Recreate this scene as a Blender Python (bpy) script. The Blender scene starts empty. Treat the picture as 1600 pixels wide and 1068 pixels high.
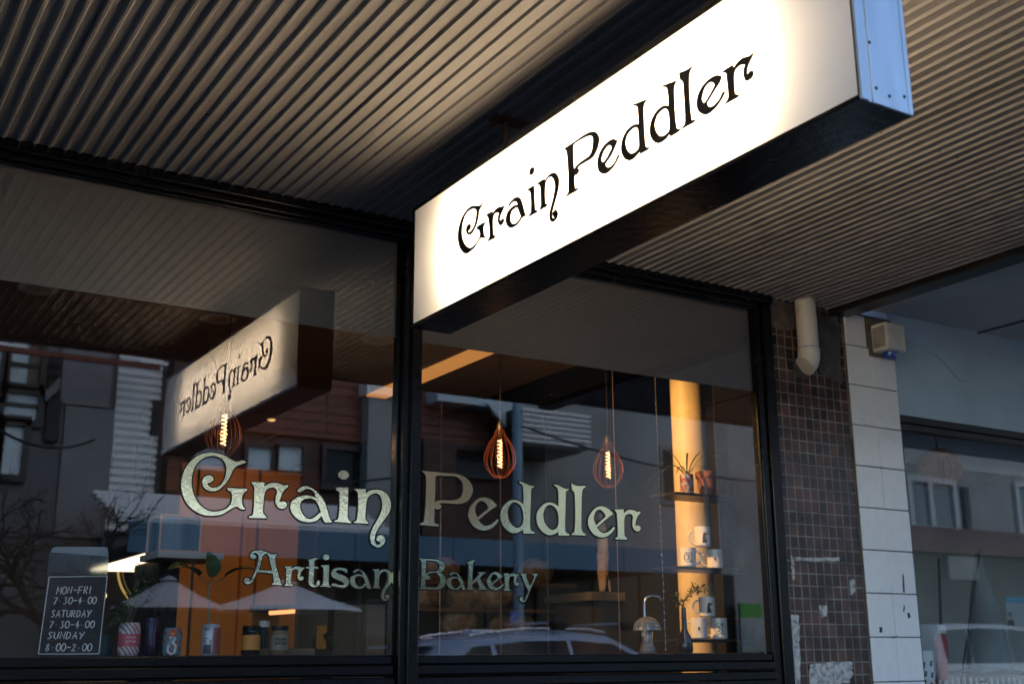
import bpy, bmesh, math, random
from mathutils import Vector, Matrix
from math import radians, sin, cos, pi
random.seed(11)
sc = bpy.context.scene
COL = sc.collection

# ------------------------------------------------------------------ camera
F_PX, W_PX, H_PX = 1829.6, 1600.0, 1068.0
YAW, PITCH, ROLL = radians(31.9594), radians(15.0090), radians(-0.3570)
CAM = Vector((0.0, -3.9, 1.2))
_f = Vector((sin(YAW)*cos(PITCH), cos(YAW)*cos(PITCH), sin(PITCH)))
_r = Vector((cos(YAW), -sin(YAW), 0)); _u = _r.cross(_f)
_r, _u = _r*cos(ROLL)+_u*sin(ROLL), _u*cos(ROLL)-_r*sin(ROLL)
cam = bpy.data.cameras.new('camera'); cam_o = bpy.data.objects.new('camera', cam); COL.objects.link(cam_o)
cam_o.matrix_world = Matrix(((_r.x,_u.x,-_f.x,CAM.x),(_r.y,_u.y,-_f.y,CAM.y),(_r.z,_u.z,-_f.z,CAM.z),(0,0,0,1)))
cam.sensor_fit = 'HORIZONTAL'; cam.sensor_width = 36; cam.lens = F_PX/W_PX*36
cam.clip_start = .05; cam.clip_end = 600
cam.dof.use_dof = True; cam.dof.focus_distance = 3.8; cam.dof.aperture_fstop = 4.0
sc.camera = cam_o

# ------------------------------------------------------------------ world, sun, exposure
SUN_EL, SUN_ROT = radians(40), radians(15)
w = bpy.data.worlds.new('World'); sc.world = w; w.use_nodes = True
nt = w.node_tree; bg = nt.nodes['Background']
sky = nt.nodes.new('ShaderNodeTexSky'); sky.sky_type = 'NISHITA'; sky.sun_disc = False
sky.sun_elevation = SUN_EL; sky.sun_rotation = SUN_ROT; sky.air_density = 1.0; sky.dust_density = .2; sky.ozone_density = 3.5
nt.links.new(sky.outputs[0], bg.inputs[0]); bg.inputs[1].default_value = .105
sl = bpy.data.lights.new('sun', 'SUN'); sl.energy = .8; sl.angle = radians(45); sl.color = (1, .96, .91)
so = bpy.data.objects.new('sun', sl); COL.objects.link(so)
# the sun lamp shines from the sky's own sun direction
_sd = Vector((sin(SUN_ROT)*cos(SUN_EL), cos(SUN_ROT)*cos(SUN_EL), sin(SUN_EL)))
so.rotation_euler = _sd.to_track_quat('Z', 'Y').to_euler()
sc.view_settings.view_transform = 'Standard'; sc.view_settings.look = 'None'
sc.view_settings.gamma = 1; sc.view_settings.exposure = 1.9
sc.render.engine = 'CYCLES'
cy = sc.cycles
cy.max_bounces = 10; cy.diffuse_bounces = 4; cy.glossy_bounces = 4; cy.transmission_bounces = 6; cy.transparent_max_bounces = 24
cy.sample_clamp_indirect = 30; cy.sample_clamp_direct = 0; cy.caustics_reflective = False; cy.caustics_refractive = False
cy.use_denoising = True

# ------------------------------------------------------------------ helpers
def ray(px, py):
    return _f*F_PX + _r*(px-W_PX/2) - _u*(py-H_PX/2)
def at(px, py, Y=0.0):
    d = ray(px, py); return CAM + d*((Y-CAM.y)/d.y)
def atx(px, py, X):
    d = ray(px, py); return CAM + d*((X-CAM.x)/d.x)
def atz(px, py, Z):
    d = ray(px, py); return CAM + d*((Z-CAM.z)/d.z)
def depth(p):
    return (Vector(p)-CAM).dot(_f)
def half(px0, px1, py, Y):
    """radius of an upright round thing that spans px0..px1 at Y"""
    return abs(px1-px0)*depth(at((px0+px1)/2, py, Y))/F_PX/2
def street(px, py, D):
    """a point the window mirrors: D metres out from the glass"""
    p = at(px, py, D); return Vector((p.x, -p.y, p.z))

def tag(o, label=None, cat=None, group=None, kind=None):
    if label: o['label'] = label
    if cat: o['category'] = cat
    if group: o['group'] = group
    if kind: o['kind'] = kind
    return o
def empty(name, loc=(0,0,0), label=None, cat=None, group=None):
    o = bpy.data.objects.new(name, None); o.empty_display_size = .05; COL.objects.link(o); o.location = loc
    return tag(o, label, cat, group)

class MB:
    """collects shapes in world coordinates and links them as ONE mesh object"""
    def __init__(s): s.bm = bmesh.new()
    def face(s, pts):
        vs = [s.bm.verts.new(p) for p in pts]; return s.bm.faces.new(vs)
    def box(s, a, b, rot=None, c=None):
        x0,y0,z0 = a; x1,y1,z1 = b
        P = [Vector(p) for p in ((x0,y0,z0),(x1,y0,z0),(x1,y1,z0),(x0,y1,z0),(x0,y0,z1),(x1,y0,z1),(x1,y1,z1),(x0,y1,z1))]
        if rot is not None:
            c = Vector(c) if c is not None else (Vector(a)+Vector(b))/2
            P = [c + rot @ (p-c) for p in P]
        v = [s.bm.verts.new(p) for p in P]
        for q in ((0,3,2,1),(4,5,6,7),(0,1,5,4),(1,2,6,5),(2,3,7,6),(3,0,4,7)): s.bm.faces.new([v[i] for i in q])
        return s
    def tube(s, path, r, n=8, r1=None, cap=True):
        path = [Vector(p) for p in path]; rings = []; N = len(path); prev = None
        for i, p in enumerate(path):
            t = (path[min(i+1,N-1)]-path[max(i-1,0)]).normalized()
            if prev is None:
                a = t.orthogonal().normalized()
            else:
                a = (prev - t*prev.dot(t)); a = a.normalized() if a.length > 1e-6 else t.orthogonal().normalized()
            prev = a; b = t.cross(a)
            if callable(r): rr = r(i/(N-1))
            elif r1 is None: rr = r
            else: rr = r+(r1-r)*i/(N-1)
            rings.append([s.bm.verts.new(p+(a*cos(2*pi*k/n)+b*sin(2*pi*k/n))*rr) for k in range(n)])
        for i in range(N-1):
            for k in range(n):
                f = s.bm.faces.new([rings[i][k], rings[i][(k+1)%n], rings[i+1][(k+1)%n], rings[i+1][k]]); f.smooth = True
        if cap:
            s.bm.faces.new(rings[0][::-1]); s.bm.faces.new(rings[-1])
        return s
    def lathe(s, c, prof, n=24, cap0=True, cap1=True, xf=None):
        c = Vector(c); rings = []
        for r, z in prof:
            rings.append([s.bm.verts.new(c + (xf @ Vector((r*cos(2*pi*k/n), r*sin(2*pi*k/n), z)) if xf else Vector((r*cos(2*pi*k/n), r*sin(2*pi*k/n), z)))) for k in range(n)])
        for i in range(len(prof)-1):
            for k in range(n):
                f = s.bm.faces.new([rings[i][k], rings[i][(k+1)%n], rings[i+1][(k+1)%n], rings[i+1][k]]); f.smooth = True
        if cap0: s.bm.faces.new(rings[0][::-1])
        if cap1: s.bm.faces.new(rings[-1])
        return s
    def prism(s, pts, d):
        d = Vector(d); a = [s.bm.verts.new(p) for p in pts]; b = [s.bm.verts.new(Vector(p)+d) for p in pts]; n = len(a)
        s.bm.faces.new(a[::-1]); s.bm.faces.new(b)
        for i in range(n): s.bm.faces.new([a[i], a[(i+1)%n], b[(i+1)%n], b[i]])
        return s
    def ball(s, c, r, sub=2, sq=(1,1,1), jit=0):
        m = Matrix.Translation(c) @ Matrix.Diagonal((r*sq[0], r*sq[1], r*sq[2], 1))
        g = bmesh.ops.create_icosphere(s.bm, subdivisions=sub, radius=1, matrix=m)
        for v in g['verts']:
            if jit: v.co += Vector((random.uniform(-1,1),random.uniform(-1,1),random.uniform(-1,1)))*jit
            for f in v.link_faces: f.smooth = True
        return s
    def build(s, name, mat, parent=None, bevel=0, recalc=True):
        if recalc: bmesh.ops.recalc_face_normals(s.bm, faces=s.bm.faces[:])
        me = bpy.data.meshes.new(name); s.bm.to_mesh(me); s.bm.free()
        try: me.set_sharp_from_angle(angle=radians(40))
        except Exception: pass
        o = bpy.data.objects.new(name, me); COL.objects.link(o); me.materials.append(mat)
        if parent is not None:
            o.parent = parent
            o.matrix_parent_inverse = Matrix.Translation(parent_loc(parent)).inverted()
        if bevel:
            md = o.modifiers.new('bevel', 'BEVEL'); md.width = bevel; md.segments = 2; md.limit_method = 'ANGLE'
        return o
def parent_loc(p):
    # parts are built in world coordinates; only a top-level thing has a place of its own
    return Vector(p.location) if p.parent is None else Vector((0,0,0))
def copy_tree(o, parent=None, delta=None):
    c = o.copy(); COL.objects.link(c)
    if parent is not None: c.parent = parent
    for ch in list(o.children): copy_tree(ch, c)
    return c

# ------------------------------------------------------------------ materials
def mat(name, col, rough=.5, metal=0, spec=.5, emis=None, es=0, coat=0, alpha=None):
    m = bpy.data.materials.new(name); m.use_nodes = True
    b = m.node_tree.nodes['Principled BSDF']
    b.inputs['Base Color'].default_value = (*col, 1); b.inputs['Roughness'].default_value = rough
    b.inputs['Metallic'].default_value = metal; b.inputs['Specular IOR Level'].default_value = spec
    b.inputs['Coat Weight'].default_value = coat
    if emis: b.inputs['Emission Color'].default_value = (*emis, 1); b.inputs['Emission Strength'].default_value = es
    return m
def nodes(m): return m.node_tree.nodes, m.node_tree.links, m.node_tree.nodes['Principled BSDF']
def vary(m, scale=6, amt=.25, detail=6, stretch=(1,1,1), bump=0, bscale=None, rvar=0, col2=None, lo=.35, hi=.65):
    """noise variation of colour (dirt, fading), roughness and a small bump"""
    N, L, b = nodes(m); base = b.inputs['Base Color'].default_value[:]
    tc = N.new('ShaderNodeTexCoord'); mp = N.new('ShaderNodeMapping'); mp.inputs['Scale'].default_value = stretch
    L.new(tc.outputs['Object'], mp.inputs[0])
    n = N.new('ShaderNodeTexNoise'); n.inputs['Scale'].default_value = scale; n.inputs['Detail'].default_value = detail
    L.new(mp.outputs[0], n.inputs['Vector'])
    r = N.new('ShaderNodeMapRange'); r.inputs[1].default_value = lo; r.inputs[2].default_value = hi
    L.new(n.outputs[0], r.inputs[0])
    mx = N.new('ShaderNodeMix'); mx.data_type = 'RGBA'
    c2 = col2 if col2 else tuple(c*(1-amt) for c in base[:3])
    mx.inputs[6].default_value = base; mx.inputs[7].default_value = (*c2[:3], 1)
    L.new(r.outputs[0], mx.inputs[0]); L.new(mx.outputs[2], b.inputs['Base Color'])
    if rvar:
        rr = N.new('ShaderNodeMapRange'); r0 = b.inputs['Roughness'].default_value
        rr.inputs[3].default_value = max(0, r0-rvar); rr.inputs[4].default_value = min(1, r0+rvar)
        L.new(n.outputs[0], rr.inputs[0]); L.new(rr.outputs[0], b.inputs['Roughness'])
    if bump:
        n2 = N.new('ShaderNodeTexNoise'); n2.inputs['Scale'].default_value = bscale or scale*4; n2.inputs['Detail'].default_value = 4
        L.new(mp.outputs[0], n2.inputs['Vector'])
        bp = N.new('ShaderNodeBump'); bp.inputs['Strength'].default_value = bump; bp.inputs['Distance'].default_value = .01
        L.new(n2.outputs[0], bp.inputs['Height']); L.new(bp.outputs[0], b.inputs['Normal'])
    return m
def bricks(name, c1, c2, mortar, bw, bh, msize, offset=.5, rough=.5, bump=.4, axes='XZ', coat=0, bias=0, dirt=.3):
    m = mat(name, c1, rough, coat=coat); N, L, b = nodes(m)
    tc = N.new('ShaderNodeTexCoord'); sp = N.new('ShaderNodeSeparateXYZ'); cb = N.new('ShaderNodeCombineXYZ')
    L.new(tc.outputs['Object'], sp.inputs[0]); L.new(sp.outputs[axes[0]], cb.inputs[0]); L.new(sp.outputs[axes[1]], cb.inputs[1])
    t = N.new('ShaderNodeTexBrick'); L.new(cb.outputs[0], t.inputs[0])
    t.offset = offset; t.inputs['Scale'].default_value = 1; t.inputs['Brick Width'].default_value = bw; t.inputs['Row Height'].default_value = bh
    t.inputs['Mortar Size'].default_value = msize; t.inputs['Mortar Smooth'].default_value = .2; t.inputs['Bias'].default_value = bias
    t.inputs['Color1'].default_value = (*c1,1); t.inputs['Color2'].default_value = (*c2,1); t.inputs['Mortar'].default_value = (*mortar,1)
    n = N.new('ShaderNodeTexNoise'); n.inputs['Scale'].default_value = 9; n.inputs['Detail'].default_value = 8; L.new(tc.outputs['Object'], n.inputs['Vector'])
    mr = N.new('ShaderNodeMapRange'); mr.inputs[1].default_value = .3; mr.inputs[2].default_value = .7; mr.inputs[3].default_value = 1-dirt; mr.inputs[4].default_value = 1+dirt*.5
    L.new(n.outputs[0], mr.inputs[0])
    mx = N.new('ShaderNodeMix'); mx.data_type = 'RGBA'; mx.blend_type = 'MULTIPLY'; mx.inputs[0].default_value = 1
    L.new(t.outputs['Color'], mx.inputs[6]); L.new(mr.outputs[0], mx.inputs[7]); L.new(mx.outputs[2], b.inputs['Base Color'])
    bp = N.new('ShaderNodeBump'); bp.invert = True; bp.inputs['Strength'].default_value = bump; bp.inputs['Distance'].default_value = .004
    L.new(t.outputs['Fac'], bp.inputs['Height']); L.new(bp.outputs[0], b.inputs['Normal'])
    return m
def fresnel(N, L, ior):
    # the same reflectance from either side of a thin sheet
    fr = N.new('ShaderNodeFresnel'); ge = N.new('ShaderNodeNewGeometry'); mr = N.new('ShaderNodeMapRange')
    mr.inputs[3].default_value = ior; mr.inputs[4].default_value = 1/ior
    L.new(ge.outputs['Backfacing'], mr.inputs[0]); L.new(mr.outputs[0], fr.inputs[0]); return fr
def glass_mat(name, tint=(.9,.93,.92), ior=1.5, boost=1.0):
    m = bpy.data.materials.new(name); m.use_nodes = True; N, L = m.node_tree.nodes, m.node_tree.links
    N.remove(N['Principled BSDF']); out = N['Material Output']
    fr = fresnel(N, L, ior)
    # two faces of the pane reflect: 2F/(1+F)
    a = N.new('ShaderNodeMath'); a.operation = 'MULTIPLY'; a.inputs[1].default_value = 2*boost; L.new(fr.outputs[0], a.inputs[0])
    c = N.new('ShaderNodeMath'); c.operation = 'ADD'; c.inputs[1].default_value = 1; L.new(fr.outputs[0], c.inputs[0])
    d = N.new('ShaderNodeMath'); d.operation = 'DIVIDE'; d.use_clamp = True; L.new(a.outputs[0], d.inputs[0]); L.new(c.outputs[0], d.inputs[1])
    tr = N.new('ShaderNodeBsdfTransparent'); tr.inputs[0].default_value = (*tint,1)
    gl = N.new('ShaderNodeBsdfGlossy'); gl.inputs['Roughness'].default_value = 0; gl.inputs[0].default_value = (1,1,1,1)
    mx = N.new('ShaderNodeMixShader'); L.new(d.outputs[0], mx.inputs[0]); L.new(tr.outputs[0], mx.inputs[1]); L.new(gl.outputs[0], mx.inputs[2])
    L.new(mx.outputs[0], out.inputs[0]); return m
def emit(name, col, s):
    m = bpy.data.materials.new(name); m.use_nodes = True; N, L = m.node_tree.nodes, m.node_tree.links
    N.remove(N['Principled BSDF']); e = N.new('ShaderNodeEmission'); e.inputs[0].default_value = (*col,1); e.inputs[1].default_value = s
    L.new(e.outputs[0], N['Material Output'].inputs[0]); return m

M = {}
M['soffit'] = vary(mat('soffit_paint', (.345,.328,.305), .7, spec=.2), 3, .22, 8, (1,.25,1), bump=.25, bscale=220, col2=(.265,.25,.232))
M['soffit_blue'] = vary(mat('neighbour_soffit_paint', (.62,.63,.63), .5), 2, .2, 8, bump=.1)
M['black'] = vary(mat('black_gloss_paint', (.006,.006,.0065), .25, spec=.3), 5, .4, 5, (1,1,1), bump=.15, bscale=30, rvar=.1)
M['black_sat'] = vary(mat('black_satin_paint', (.008,.008,.0085), .4, spec=.3), 8, .3, bump=.1, bscale=60)
M['alu'] = vary(mat('brushed_aluminium', (.62,.66,.72), .38, metal=.55), 4, .12, 8, (6,1,1), rvar=.08)
M['case_white'] = mat('case_inside_white', (.3,.3,.3), .6)
M['vinyl'] = mat('black_vinyl', (.008,.008,.008), .45)
M['rust'] = vary(mat('rusty_steel', (.16,.07,.035), .8), 30, .6)
M['film'] = vary(mat('grey_frosted_film', (.15,.142,.136), .6), 1.2, .1, 4)
M['glass'] = glass_mat('window_glass', tint=(.85,.86,.87), boost=1.15)
M['glass2'] = glass_mat('neighbour_window_glass', boost=.85)
M['mosaic'] = bricks('brown_mosaic_tiles', (.032,.017,.012), (.12,.052,.034), (.23,.20,.18), .05, .0555, .0035, 0, .2, .8, dirt=.6)
M['cement'] = vary(mat('bare_cement', (.10,.095,.09), .9), 14, .6, 10, bump=.6, bscale=60)
M['scrap'] = vary(mat('paint_scrap', (.62,.6,.56), .7), 40, .6, 8, bump=.5, bscale=90, lo=.45, hi=.62)
M['tile'] = vary(mat('white_glazed_tile', (.9,.89,.87), .16, coat=.3), 22, .05, 8, lo=.4, hi=.7)
M['grout'] = vary(mat('grey_grout', (.16,.15,.14), .9), 12, .4)
M['blue_wall'] = vary(mat('pale_blue_paint', (.44,.57,.66), .45), 2.5, .15, 8, (1,1,1), bump=.12, bscale=14)
M['pvc'] = vary(mat('aged_white_pvc', (.66,.62,.55), .4), 12, .3, 6, col2=(.42,.33,.22), lo=.55, hi=.8)
M['siren'] = vary(mat('siren_plastic', (.68,.66,.6), .4), 9, .2)
M['blue_lens'] = mat('blue_strobe_lens', (.01,.06,.35), .1, coat=.5)
M['dark'] = vary(mat('dark_bronze', (.03,.028,.026), .4, metal=.3), 10, .3)
M['asphalt'] = vary(mat('asphalt', (.05,.05,.052), .85), 40, .4, 8, bump=.4)
M['paving'] = bricks('footpath_paving', (.13,.125,.12), (.16,.152,.145), (.07,.07,.07), .6, .6, .006, 0, .8, .3, axes='XY')
M['concrete'] = vary(mat('kerb_concrete', (.28,.27,.26), .85), 8, .3)

# gold leaf: metal that mirrors the street softly
gm = mat('gold_leaf', (1,.92,.56), .09, metal=1); M['gold'] = vary(gm, 30, .10, 6, bump=.025, bscale=90, rvar=.03)

# ------------------------------------------------------------------ lettering (traced outlines; a third value marks a corner)
def T(s):
    out = []
    for tok in s.split():
        c = tok.endswith('c'); a, b = tok.rstrip('c').split(','); out.append((float(a), float(b), c))
    return out
REG = {1:(260,680,7.12), 2:(440,710,6.675), 3:(640,710,7.12), 4:(820,730,7.12), 5:(370,850,10.677), 6:(490,850,10.679), 7:(640,855,11.867), 8:(740,855,11.867), 9:(700,200,5.3385), 10:(920,60,4.8536)}
WIN = {
'G':(1,["875,290 840,280 800,292 765,292 720,270 660,235 590,207 500,192 420,200 340,232 270,285 215,355 178,440 162,530 168,620 190,690 225,755 280,815 350,860 430,888 510,892 580,885 640,862 700,825 750,797 778,790 800,802 830,820 868,822c 865,808 842,775 836,730 838,680 855,642 898,605c 888,594 675,585c 672,597 680,608 715,630 725,660 725,710 712,760 680,800 640,825 580,842 520,848 460,835 400,800 345,740 305,670 285,600 275,520 280,450 300,380 340,310 400,258 470,232 540,230 600,255 645,300 662,355 660,410 645,480 610,540 560,575 510,582 475,570 458,550 452,530c 475,525 503,512 518,490 512,462 490,447 455,445 420,462 400,490 395,525 405,565 435,598 480,617 530,618 580,600 630,560 680,500 715,430 740,380 770,345 810,325 850,312 878,302"]),
'r':(1,["938,520c 1085,521c 1084,573c 1115,548 1160,530 1210,527 1260,538 1300,558 1330,552 1354,556c 1345,575 1310,605 1280,650 1262,700 1256,738c 1285,733 1315,740 1335,762 1330,790 1300,812 1265,812 1230,790 1212,750 1210,700 1222,650 1224,615 1205,590 1170,580 1130,590 1100,615 1085,660 1075,750 1070,840 1075,870 1110,905c 1107,920c 915,915c 912,903c 950,885 963,855 970,760 972,640 972,575 955,545"]),
'a':(2,["160,383c 168,365 200,340 245,328 290,340 340,370 390,415 430,470 460,540 480,610 500,670 520,700c 512,708c 450,707c 435,690 424,665 412,635c 390,660 350,690 290,702 230,698 170,675 120,630 92,580 88,535 100,490 140,455 200,432 270,425 320,438 352,455c 348,430 335,395 305,365 265,355 235,362 208,380 182,390","205,480 240,460 290,455 330,465 360,490 385,540 405,600c 385,612 350,645 310,668 270,668 235,645 205,600 188,550 192,510"]),
'i':(2,["560,345c 690,342c 688,450 685,560 683,640 695,680 722,706c 716,713c 545,696c 545,687c 580,675 590,640 600,540 600,440 598,400 590,380 570,370","586,210 600,178 640,165 678,178 694,210 680,245 642,258 604,246"]),
'n':(2,["752,358c 872,357c 872,408c 900,382 950,365 1010,367 1070,390 1115,440 1133,510 1128,570 1100,630 1050,700 1005,765 975,825 965,880 975,920 1000,938 1022,925 1023,906c 1000,902 984,882 990,855 1015,840 1045,843 1072,870 1072,905 1050,940 1015,962 975,960 940,935 920,890 922,830 945,765 985,695 1020,630 1040,570 1045,510 1035,455 1010,415 975,403 930,415 895,450 880,500 872,580 868,650 875,685 902,710c 897,719c 750,709c 752,700 775,690 785,640 795,540 795,440 790,400 775,380"]),
'P':(3,["130,180c 300,195 400,205 500,212 580,235 640,275 680,325 697,385 690,430 660,490 610,530 550,547 480,545 400,538 345,540 322,547 345,560 347,585 325,605 295,607 272,592c 268,680 268,740 278,760 317,775c 313,797c 110,780c 112,765c 150,748 158,700 172,560 178,380 178,250 165,215 145,195","283,252 300,235 400,237 500,242 545,265 578,310 590,365 585,420 570,460 540,490 490,505 420,508 340,506 305,512 274,532c 278,420 280,320"]),
'e':(3,["963,560c 940,535 900,500 850,480 800,476 740,500 690,550 655,610 648,670 660,730 700,790 755,828 820,842 880,830 940,790 982,738c 978,722 962,720 940,745 900,775 860,790 820,785 785,760 757,722c 775,712 850,650 930,590 962,573","735,670 722,620 730,570 755,530 795,513 835,535 865,575 868,600c 800,655 750,697c"]),
'd':(3,["1210,298c 1250,305 1310,335 1350,348 1384,348c 1375,362 1350,378 1345,420 1340,560 1335,700 1335,800 1345,840 1387,862c 1381,876c 1258,876c 1254,830c 1230,850 1180,870 1130,868 1080,840 1035,790 1010,730 1005,660 1020,600 1060,545 1110,510 1160,503 1210,515 1260,548c 1262,460 1258,380 1245,335 1215,312","1085,620 1110,560 1150,530 1195,540 1235,580 1255,640 1260,720 1245,780 1210,808 1175,810 1135,780 1100,730 1085,670"]),
'l':(4,["512,168c 530,190 580,205 620,205 670,206c 665,222 640,240 630,280 625,400 622,560 625,680 640,720 670,740c 665,756c 512,749c 512,738c 540,720 550,680 555,560 553,400 545,280 520,250 515,215"]),
'A':(5,["215,190 225,150 265,118 330,102 400,103 470,120 540,148 600,160 662,161c 655,185 635,215 632,250 645,340 680,480 715,600 735,650 757,680c 580,668c 582,655 605,645 608,600 598,490c 450,468 325,462c 300,530 265,600 230,645 190,662 145,655 118,620 120,585 145,560 180,558 205,580 200,605 215,618c 260,540 300,450 335,350 355,260 358,200 345,165 320,145 290,142 272,158 290,172 312,185 318,215 300,238 265,242 230,225","360,428c 380,360 400,270 425,190 460,160 490,162 525,190 540,240 560,340 582,438c"]),
't':(5,["1185,262c 1230,245 1280,232 1347,227c 1330,245 1295,265 1285,300 1283,370c 1352,377c 1354,402c 1283,402c 1275,520 1272,620 1282,668 1308,676 1325,650 1330,620 1355,600 1377,620 1375,660 1345,695 1295,712 1240,700 1200,660 1190,600 1198,500 1200,402c 1145,395c 1145,376c 1200,371c 1203,310 1195,280"]),
's':(6,["550,470c 520,465 490,440 440,425 390,425 365,445 375,470 420,495 490,520 550,555 582,610 575,660 545,700 500,722 440,720 370,705 310,690 280,693c 285,675 320,655 380,660 430,680 470,683 500,670 495,645 460,620 400,595 340,565 300,530 290,480 310,430 355,400 420,388 480,398 525,405 552,430"]),
'B':(7,["165,203c 300,208 430,215 530,228 600,265 638,320 635,380 600,430 560,455c 610,500 650,560 662,630 640,700 590,750 520,772 400,772 153,768c 155,755 190,740 200,690 210,550 212,380 210,270 195,230","292,280 300,250 340,240 420,245 490,260 530,300 545,345 535,390 505,425 460,437 390,440 330,452 285,492c","285,575c 300,590 340,592 365,570 365,540 345,527 322,522 320,505 345,485 400,470 460,465 510,485 545,535 555,600 545,660 515,715 470,738 400,740 310,735 285,715"]),
'k':(7,["1045,275c 1090,262 1130,240 1180,232 1200,246c 1185,258 1165,275 1160,330 1155,480 1150,625c 1200,585 1260,520 1280,490 1270,470 1255,454c 1397,454c 1380,475 1340,510 1290,562c 1330,640 1380,720 1410,755 1427,776c 1420,784c 1265,776c 1265,762 1285,750 1280,710 1245,640 1224,618c 1153,680c 1152,730 1182,768c 1176,780c 1048,776c 1048,765 1072,745 1075,680 1085,500 1088,330 1070,300"]),
'y':(8,["853,482c 975,484c 966,500 958,520 985,600 1035,722c 1080,630 1115,540 1105,515 1072,500c 1072,485c 1184,489c 1175,505 1150,530 1110,620 1060,730 1020,830 985,920 950,985 910,1010 870,1000 848,960 850,925 875,910 905,915 912,945 905,968 920,980 945,955 975,890 1000,825 1000,790 960,710 920,620 890,540"]),
}
SIGN = [
(9,["287,625c 265,648 235,653 205,652 175,665 145,695 115,745 95,800 82,860 80,920 88,970 105,1010 130,1036 155,1040 185,1020 220,985 245,945 270,905c 285,912 301,910c 292,885 290,850 292,815 305,787c 270,805 236,828c 240,838 255,845 262,865 265,890 255,920 235,955 210,985 185,1002 155,995 130,965 113,920 108,870 112,810 125,755 145,710 175,680 205,665 225,668 235,690 232,740 220,800 200,845 178,870 165,868 162,852 178,838 183,820 176,805 165,808 152,825 148,850 155,873 172,884 192,875 215,840 235,790 248,735 252,695 265,665"]),
(9,["320,722c 365,698c 367,725c 385,690 410,668 430,660 445,660 460,646c 458,668 445,695 432,725 425,755 430,778 440,770 452,757 461,770 452,790 437,806 422,795 413,765 416,730 423,707 412,698 395,700 378,720 368,760 367,820 370,870 372,895 387,902c 384,910c 326,941c 340,915 345,880 342,820 337,770 333,745"]),
(9,["501,646c 515,620 545,590 575,580 600,595 615,640 628,690 640,725 652,745c 628,763c 618,755 611,735c 595,770 565,805 535,822 505,820 485,795 480,755 490,710 515,675 545,652 580,643c 575,622 563,607 545,606 525,620 507,646","545,668 572,655 590,690 605,730c 590,765 560,800 540,805 522,795 512,765 515,725 525,690"]),
(9,["663,512c 710,483c 712,540 714,600 718,670 722,690 739,689c 736,697c 668,733c 685,710 690,690 690,600 685,535 678,520","676,368 680,348 694,333 708,335 712,350 706,372 692,385 680,382"]),
(9,["746,460c 797,428c 798,455c 820,415 850,385 880,378 905,395 918,435 915,490 900,560 880,630 865,690 860,735 868,757 882,752 884,738 873,725 875,703 890,688 905,700 908,725 895,755 872,776 852,765 843,735 848,690 862,635 880,560 890,490 885,440 870,408 850,400 830,410 812,440 803,480 800,550 803,610 805,632 820,640c 815,648c 760,679c 768,660 773,640 772,560 768,500 763,475"]),
(9,["972,170c 1045,122 1110,75 1170,42 1210,35 1240,55 1253,100 1240,165 1215,220 1180,255 1120,290 1085,315 1068,342c 1085,350 1080,370 1062,388 1046,380c 1045,440 1050,490 1055,508 1077,505c 1074,513c 983,563c 1000,540 1003,500 1003,400 998,300 990,210 985,185","1045,130 1110,85 1165,60 1195,60 1208,85 1205,140 1195,195 1170,240 1110,280 1070,315 1044,358c 1038,280 1036,190"]),
(10,["209,779c 180,768 140,788 100,830 72,890 63,950 75,1000 105,1020 140,1010 185,965 215,910 224,889c 217,884c 195,935 165,972 140,984 122,970 117,950c 165,880 200,800","90,900 110,845 145,805 170,812 172,835c 140,895 114,937c 98,945 88,925"]),
(10,["338,504c 385,485 427,471c 415,492 408,520 408,600 412,700 420,800 428,830 449,829c 444,838c 389,868c 385,840c 360,880 325,912 295,917 265,900 245,855 245,800 260,745 290,695 330,662 360,655 378,665c 375,600 370,530 362,508","372,690 355,668 325,680 290,720 272,775 273,820 290,860 315,878 345,868 375,835 380,790"]),
(10,["560,361c 610,343 657,324c 645,348 637,390 640,480 645,580 655,670 662,690 682,691c 676,702c 619,736c 613,705c 585,750 545,782 515,787 485,770 463,725 463,665 480,605 510,555 550,520 585,513 605,525c 602,450 595,390 585,365","600,548 580,525 550,538 515,575 493,635 493,680 510,725 540,747 575,735 608,695 610,620"]),
(10,["684,265c 735,245 776,217c 760,250 752,300 753,400 760,520 768,600 775,625 799,621c 794,630c 705,678c 725,650 730,610 725,500 718,380 712,325 690,308c"]),
(10,["998,292c 965,285 920,305 870,350 830,420 817,490 830,545 870,570 910,560 965,510 1010,440 1024,414c 1011,410c 985,465 945,510 915,525 895,515 886,492c 935,410 988,325","850,440 870,375 905,330 940,328 955,350c 925,410 884,480c 865,495 850,470"]),
(10,["1016,250c 1083,206c 1087,240c 1120,190 1160,155 1195,145 1215,135 1238,117c 1230,140 1210,180 1195,220 1190,260 1198,276 1208,270 1215,255 1232,250 1240,265 1230,290 1205,312 1185,308 1172,270 1175,225 1185,195 1165,190 1130,205 1100,245 1092,300 1095,380 1102,425 1129,431c 1123,440c 1033,491c 1050,465 1057,440 1053,370 1045,290 1040,260"]),
]
def smooth(pts, n=5):
    """closed Catmull-Rom through pts, broken at corners"""
    N = len(pts); out = []
    for i in range(N):
        p0, p1, p2, p3 = pts[i-1], pts[i], pts[(i+1)%N], pts[(i+2)%N]
        a = Vector(p1[:2]); b = Vector(p2[:2])
        d = b-a; L = max(d.length, 1e-6)
        m1 = d if p1[2] else (b-Vector(p0[:2]))*.5
        m2 = d if p2[2] else (Vector(p3[:2])-a)*.5
        if m1.length > 1.3*L: m1 = m1.normalized()*1.3*L
        if m2.length > 1.3*L: m2 = m2.normalized()*1.3*L
        if p1[2] and p2[2]: out.append(a); continue
        for k in range(n):
            t = k/n; t2 = t*t; t3 = t2*t
            out.append(a*(2*t3-3*t2+1)+m1*(t3-2*t2+t)+b*(-2*t3+3*t2)+m2*(t3-t2))
    return out
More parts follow.
